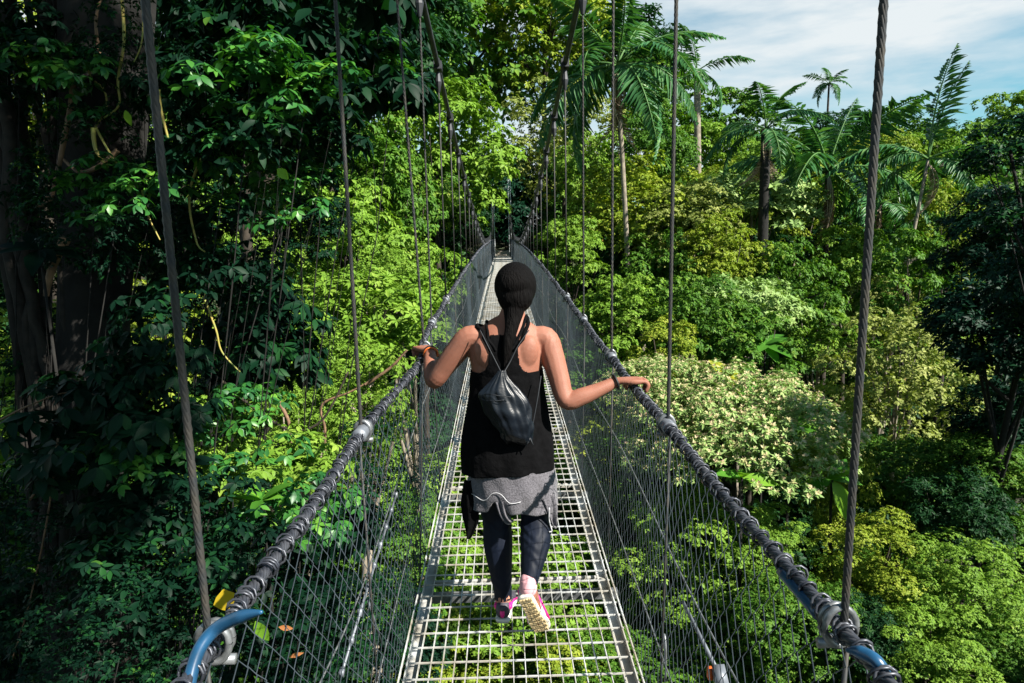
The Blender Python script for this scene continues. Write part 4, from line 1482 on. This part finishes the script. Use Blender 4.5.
x, y, z = bco.T
leg = (z < .86) & (z > .095) & ~((x > .0) & (z < .27) & (y < -.1) & (z < .262))
mb = MB()
off = .0035 + .0016 * np.sin(z * 95 + 3 * np.sin(x * 60 + y * 25) + 2 * np.sin(z * 31)) * (np.exp(-((z - .45) / .05) ** 2) + np.exp(-((z - .16) / .06) ** 2) + np.exp(-((z - .33) / .05) ** 2) * (x > 0))
from_body(leg, off, mb)
mb.build('leggings', M['legging'], person)

# tank top: racer back hugging the blades, then a loose hanging body
mb = MB()
ax_ = np.abs(x - TCX + .012)
wb = np.interp(z, [1.10, 1.125, 1.15, 1.18, 1.27, 1.30], [.16, .120, .078, .064, .060, .052])
wf = np.interp(z, [1.10, 1.13, 1.18, 1.25, 1.27], [.16, .13, .11, .10, .08])
w = np.where(y < .02, wb, wf)
upper = (z > 1.04) & (z < np.where(y < 0, 1.295, 1.27)) & (ax_ < w) & (x > -.185) & (x < .142)
from_body(upper, .006, mb)
SH = [(.690, -.022, -.006, .205, .150), (.76, -.024, -.006, .203, .150), (.86, -.024, -.004, .190, .138), (.96, -.022, 0, .176, .124), (1.05, -.022, 0, .163, .114), (1.10, -.021, 0, .158, .111), (1.135, TCX, 0, .156, .108)]


def cloth_tube(rows, n, sides, fold, hem=None, top_fade=.25, ph=0.):
    Q = catmull(rows, n)
    a = np.arange(sides) * 2 * PI / sides
    t = np.linspace(1, 0, n)[:, None]
    z_ = Q[:, 0:1] + 0 * a
    fd = fold * (t ** .8) * (np.sin(a * 7 + 5 * t + ph) * .6 + np.sin(a * 13 - 7 * t + 1 + ph) * .35 + np.sin(a * 4 + 11 * t) * .4)
    if hem is not None:
        z_ = z_ + hem(a)[None] * (t ** 2)
    V = np.stack([Q[:, 1:2] + (Q[:, 3:4] + fd) * np.cos(a), Q[:, 2:3] + (Q[:, 4:5] + fd) * np.sin(a), z_], -1)
    i = np.arange(n - 1)[:, None]
    j = np.arange(sides)[None]
    q = np.stack([i * sides + j, i * sides + (j + 1) % sides, (i + 1) * sides + (j + 1) % sides, (i + 1) * sides + j], -1).reshape(-1, 4)
    return V, q


V, q = cloth_tube(SH, 50, 96, .008, lambda a: .010 * np.cos(a + .3) - .012 * np.sin(a))
mb.add(V.reshape(-1, 3), [q])
top = mb.build('tank_top', M['top'], person)
sf = top.modifiers.new('thick', 'SOLIDIFY')
sf.thickness = .003

# straps laid on the shoulders
from mathutils.bvhtree import BVHTree
bvh = BVHTree.FromPolygons([tuple(v) for v in bco], [tuple(f) for f in bf])


def on_body(pts, off=.004, n=26):
    out = []
    for p in catmull(pts, n):
        h, nn, _, _ = bvh.find_nearest(Vector(p))
        out.append(np.array(h + nn * off))
    out = np.array(out)
    out[1:-1] = (out[:-2] + 2 * out[1:-1] + out[2:]) / 4
    return out


mb = MB()
for s, xs_ in ((-1, -.133), (1, .083)):
    for d, r in ((0, .0085), (.020, .0065)):
        xi = TCX - .012 + s * (.046 - d * .6)
        xo = xs_ - s * d
        mb.tubes(on_body([(xi, -.12, 1.235), ((xi + xo) / 2, -.10, 1.285), (xo, -.05, 1.345), (xo, .02, 1.36), (xo * .9, .09, 1.30), (xo * .8, .12, 1.22)]), r, 7)
mb.build('strap', M['top'], person)

# hair: cap and a long tail down the back
hb = MB()
ball(hb, (.024, .010, 1.490), (.090, .100, .102), nu=28, nv=18)
ball(hb, (.022, -.030, 1.450), (.076, .070, .075), nu=24, nv=14)
ball(hb, (.016, -.052, 1.505), (.066, .052, .060), nu=20, nv=12)
limb(hb, [(.018, -.040, 1.42, .050), (.012, -.062, 1.37, .036), (.002, -.085, 1.32, .028), (-.012, -.104, 1.27, .023), (-.020, -.110, 1.23, .018), (-.026, -.112, 1.20, .010)], 30, 14)
for k in range(10):
    a = k * .63
    limb(hb, [(.020 + .042 * math.cos(a), -.045 + .02 * math.sin(a), 1.42, .011), (.004 + .020 * math.cos(a + .4), -.086, 1.32, .009), (-.012 + .013 * math.cos(a + 1), -.106, 1.25, .007), (-.024 + .010 * math.cos(a + 2), -.118, 1.17 - .012 * (k % 3), .004)], 16, 6)
fused(hb, 'hair', M['hair'], .0045, 5, person)
# sweatshirt tied at the waist
SW = [(.545, -.003, -.004, .196, .152), (.60, -.003, -.004, .196, .155), (.66, -.004, -.004, .193, .152), (.72, -.006, -.004, .184, .144), (.79, -.01, 0, .17, .13)]


def hemf(a):
    # a = 0 is the walker's right side, -pi/2 is the back
    d = ((a + PI / 2 + PI) % (2 * PI)) - PI
    return .012 * np.cos(d * 2.2 + .9) + .004 * np.sin(d * 11) + .045 * np.exp(-((d + .35) / .20) ** 4) - .012


mb = MB()
V, q = cloth_tube(SW, 30, 110, .009, hemf, ph=2.)
mb.add(V.reshape(-1, 3), [q])
sw = mb.build('tied_sweatshirt', M['sweat'], person)
sf = sw.modifiers.new('thick', 'SOLIDIFY')
sf.thickness = .006
# hem ribbing line
idx = 8
ring = V[idx]
a = np.arange(110) * 2 * PI / 110
cen = np.array([-.003, -.004, 0])
Pl = ring + nrm((ring - cen) * [1, 1, 0]) * .006
mb = MB()
sel = (a > PI * .98) & (a < PI * 1.55)
mb.tubes(Pl[sel] + np.array([0, 0, .012]) * np.sin(a[sel] * 9)[:, None] * .5, .0016, 6)
mb.build('seam', M['sweatline'], sw)


def flap(pts, w0, w1, m, name, parent, th=.006, nrm_dir=(0, -1, 0)):
    """a hanging strip of cloth along pts, its width from w0 to w1, with a soft fold"""
    P = catmull(pts, 18)
    k = 9
    u = np.linspace(-1, 1, k)
    T = nrm(np.gradient(P, axis=0))
    S = nrm(np.cross(T, np.array(nrm_dir, float)))
    W = np.interp(np.linspace(0, 1, 18), np.linspace(0, 1, len(w0)), w0)[:, None]
    V = P[:, None] + S[:, None] * (W * u)[..., None] + np.array(nrm_dir, float) * (.010 * np.cos(u * 4 + w1))[None, :, None]
    i, j = np.meshgrid(np.arange(17), np.arange(k - 1), indexing='ij')
    q = np.stack([i * k + j, i * k + j + 1, (i + 1) * k + j + 1, (i + 1) * k + j], -1).reshape(-1, 4)
    mb = MB()
    mb.add(V.reshape(-1, 3), [q])
    o = mb.build(name, m, parent)
    s_ = o.modifiers.new('thick', 'SOLIDIFY')
    s_.thickness = th
    return o


flap([(-.200, -.06, .66), (-.198, -.075, .56), (-.196, -.08, .49), (-.205, -.08, .405)], [.02, .045, .040, .003], 0, M['top'], 'corner', sw, nrm_dir=(-.5, -.85, 0))
flap([(-.055, -.150, .60), (-.045, -.150, .545), (-.025, -.135, .505), (-.008, -.11, .490)], [.02, .014, .012, .008], 1, M['sweat'], 'sleeve', sw)
flap([(.150, -.10, .60), (.165, -.10, .54), (.172, -.095, .48), (.178, -.09, .455)], [.035, .028, .014, .004], 2, M['sweat'], 'sleeve', sw, nrm_dir=(.5, -.85, 0))
mb = MB()
mb.tubes(catmull([(.148, -.135, .56), (.146, -.125, .51), (.152, -.12, .475), (.158, -.12, .45), (.146, -.12, .445)], 16), .003, 6)
mb.build('drawcord', M['sweatline'], sw)

# shoes
def shoe(heel, toe, upv, lit, name='shoe'):
    heel, toe = np.array(heel), np.array(toe)
    A = nrm(toe - heel)
    Ln = np.linalg.norm(toe - heel)
    U = nrm(np.array(upv, float) - A * np.dot(upv, A))
    S = np.cross(A, U)
    def loft(rows, sides=20, flat=True):
        Q = catmull(rows, 22)
        a = np.arange(sides) * 2 * PI / sides
        ca, sa = np.cos(a), np.sin(a)
        e = .75
        cx = np.sign(ca) * np.abs(ca) ** e
        sx = np.sign(sa) * np.abs(sa) ** e
        V = heel + (Q[:, 0:1] * Ln)[..., None] * A + (Q[:, 2:3] * cx + Q[:, 4:5])[..., None] * S + (Q[:, 1:2] + Q[:, 3:4] * sx)[..., None] * U
        i = np.arange(21)[:, None]
        j = np.arange(sides)[None]
        q = np.stack([i * sides + j, i * sides + (j + 1) % sides, (i + 1) * sides + (j + 1) % sides, (i + 1) * sides + j], -1).reshape(-1, 4)
        return V.reshape(-1, 3), [q, np.arange(sides)[None, ::-1], np.arange(sides)[None] + 21 * sides]
    r_ = None
    mb = MB()   # upper: (t along, height, half width, half height, side shift)
    mb.add(*loft([(.0, .045, .016, .022, 0), (.05, .050, .030, .034, 0), (.25, .052, .034, .038, 0), (.5, .045, .038, .030, 0), (.75, .034, .043, .021, .002), (.93, .026, .030, .013, .003), (1.0, .022, .012, .008, .004)]))
    up_ = mb.build(name, M['shoe'] if lit else M['shoeshade'], person)
    mb = MB()
    mb.add(*loft([(-.02, .008, .016, .008, 0), (.03, .008, .032, .010, 0), (.25, .008, .034, .009, 0), (.5, .008, .035, .008, 0), (.75, .007, .046, .008, .002), (.95, .010, .034, .008, .003), (1.02, .014, .012, .006, .004)]))
    mb.build('midsole', M['solerim'], up_)
    mb = MB()
    rs_ = np.random.RandomState(3)
    for k in range(9):
        t_ = .06 + .105 * k
        wd = np.interp(t_, [0, .05, .3, .5, .75, .95, 1], [.02, .028, .029, .030, .041, .030, .015])
        for s in (-1, -.33, .33, 1):
            c = heel + A * Ln * t_ + S * wd * s * .72 - U * .003
            mb.box(c, (wd * .36, Ln * .07, .008), np.stack([S, A, U], 1))
    mb.build('tread', M['sole'], up_, False)
    mb = MB()
    for s in (-1, 1):
        c = heel + A * Ln * .16 + U * .062 + S * s * .030
        ball(mb, c, (.012, .022, .016), np.stack([S, A, U], 1))
        mb.tubes(np.array([c, heel + A * Ln * .5 + U * .045 + S * s * .037, heel + A * Ln * .78 + U * .020 + S * s * .045]), .0065, 6)
    ball(mb, heel - A * .001 + U * .045, (.011, .008, .022), np.stack([S, A, U], 1))
    mb.build('trim', M['pink'], up_)
    mb = MB()
    ball(mb, heel - A * .005 + U * .068, (.013, .007, .011), np.stack([S, A, U], 1))
    mb.build('heel_tab', M['yellow_tab'] if lit else M['shoeshade'], up_)
    return up_


shoe((-.062, -.085, .010), (-.035, .140, .010), (0, 0, 1), False)
shoe((.034, -.262, .225), (.112, -.168, .012), (0, .9, .42), True)
# socks and a sliver of ankle
mb = MB()
limb(mb, [(.052, -.212, .275, .037), (.050, -.222, .245, .037)], 6)
mb.build('sock', mat('pink_sock', (.65, .33, .36), .9), person)
mb = MB()
limb(mb, [(-.058, -.031, .115, .038), (-.058, -.031, .100, .038)], 6)
mb.build('sock', mat('tan_sock', (.45, .2, .13), .9), person)

# wrist bands
def band(c, ax, r, th, m, name='wristband'):
    ax = nrm(np.array(ax, float))
    e1 = nrm(np.cross(ax, [0, 0, 1.]))
    e2 = np.cross(ax, e1)
    a = np.linspace(0, 2 * PI, 25)
    P = np.array(c) + e1 * np.cos(a)[:, None] * r + e2 * np.sin(a)[:, None] * r
    mb = MB()
    mb.tubes(P, th, 6, caps=False)
    return mb.build(name, m, person)


axl = np.array(LW) - np.array(LE)
band(np.array(LW) - nrm(axl) * .004, axl, .030, .0052, M['band'])
band(np.array(LW) - nrm(axl) * .020, axl, .0315, .0045, M['orangeband'])
axr = np.array(RW) - np.array(RE)
band(np.array(RW) + nrm(axr) * .006, axr, .030, .0055, M['band'])

# drawstring bag
def px2l(px, py, yl):
    p = at(px, py, PO.y + yl) - PO
    return np.array(p)


bagO = Vector((-.02, PO.y - .15, PO.z + .95))
bag = empty('drawstring_bag', bagO, 'shiny navy drawstring bag hanging on the back of the walking woman', 'bag')
rows = [(502, 371, 7, .010), (501, 378, 14, .018), (501, 387, 30, .027), (503, 396, 43, .036), (507, 408, 45, .042), (512, 420, 39, .044), (516, 432, 33, .040), (518, 440, 28, .028), (518, 444, 22, .010)]
R_ = []
for px, py, w_, d_ in rows:
    p = px2l(px, py, -.165)
    R_.append((p[0], -.150 - d_ * .35, p[2], w_ / 237 / 2, d_))
Q = catmull(R_, 60)
sd_ = 110
a = np.arange(sd_) * 2 * PI / sd_
t = np.linspace(0, 1, 60)[:, None]
rsb = np.random.RandomState(4)
pl = sum(rsb.uniform(.4, 1) * np.sin(a * f_ + rsb.uniform(0, 6) + rsb.uniform(-3, 3) * t) for f_ in (5, 9, 14, 19)) / 3
crum = np.sin(t * 17 + a * 3) * np.sin(a * 6 - t * 9)
fd = 1 + .15 * pl * np.clip(1.15 - t * 1.1, .15, 1) + .10 * crum * t + .05 * np.sin(a * 5 + 13 * t + 2 * np.sin(9 * t)) * np.sin(t * 23 + 3 * np.sin(a * 2))
V = np.stack([Q[:, 0:1] + Q[:, 3:4] * fd * np.cos(a), Q[:, 1:2] + Q[:, 4:5] * fd * np.sin(a), Q[:, 2:3] + .008 * np.sin(a * 2) * t], -1) + np.array(PO) - np.array(bagO)
i = np.arange(59)[:, None]
j = np.arange(sd_)[None]
q = np.stack([i * sd_ + j, i * sd_ + (j + 1) % sd_, (i + 1) * sd_ + (j + 1) % sd_, (i + 1) * sd_ + j], -1).reshape(-1, 4)
mb = MB()
mb.add(V.reshape(-1, 3), [q[:, ::-1], np.arange(sd_)[None], np.arange(sd_)[None, ::-1] + 59 * sd_])
mb.build('pouch', M['bag'], bag)
mb = MB()
toB = np.array(PO) - np.array(bagO)
for pts in ([(502, 374, -.165), (496, 362, -.135), (489, 348, -.12), (480, 330, -.085)], [(503, 374, -.165), (510, 362, -.135), (518, 346, -.12), (529, 330, -.085)],
            [(541, 376, -.115), (538, 396, -.145), (534, 418, -.16), (530, 438, -.17)]):
    mb.tubes(catmull([px2l(*p) for p in pts], 20) + toB, .0022, 6)
for px, py in ((530, 438),):
    mb.tubes(np.array([px2l(px, py, -.18), px2l(px + 3, py + 7, -.18)]) + toB, .003, 6)
    mb.tubes(np.array([px2l(px, py, -.18), px2l(px - 4, py + 8, -.18)]) + toB, .003, 6)
mb.build('cord', M['cord'], bag)
mb = MB()
mb.tubes(catmull([px2l(*p) for p in ((511, 397, -.214), (500, 396, -.212), (488, 394, -.195), (481, 396, -.18), (484, 400, -.185), (494, 401, -.205), (504, 400, -.214))], 26) + toB, .0020, 6)
mb.build('drawstring_loop', M['cord'], bag)
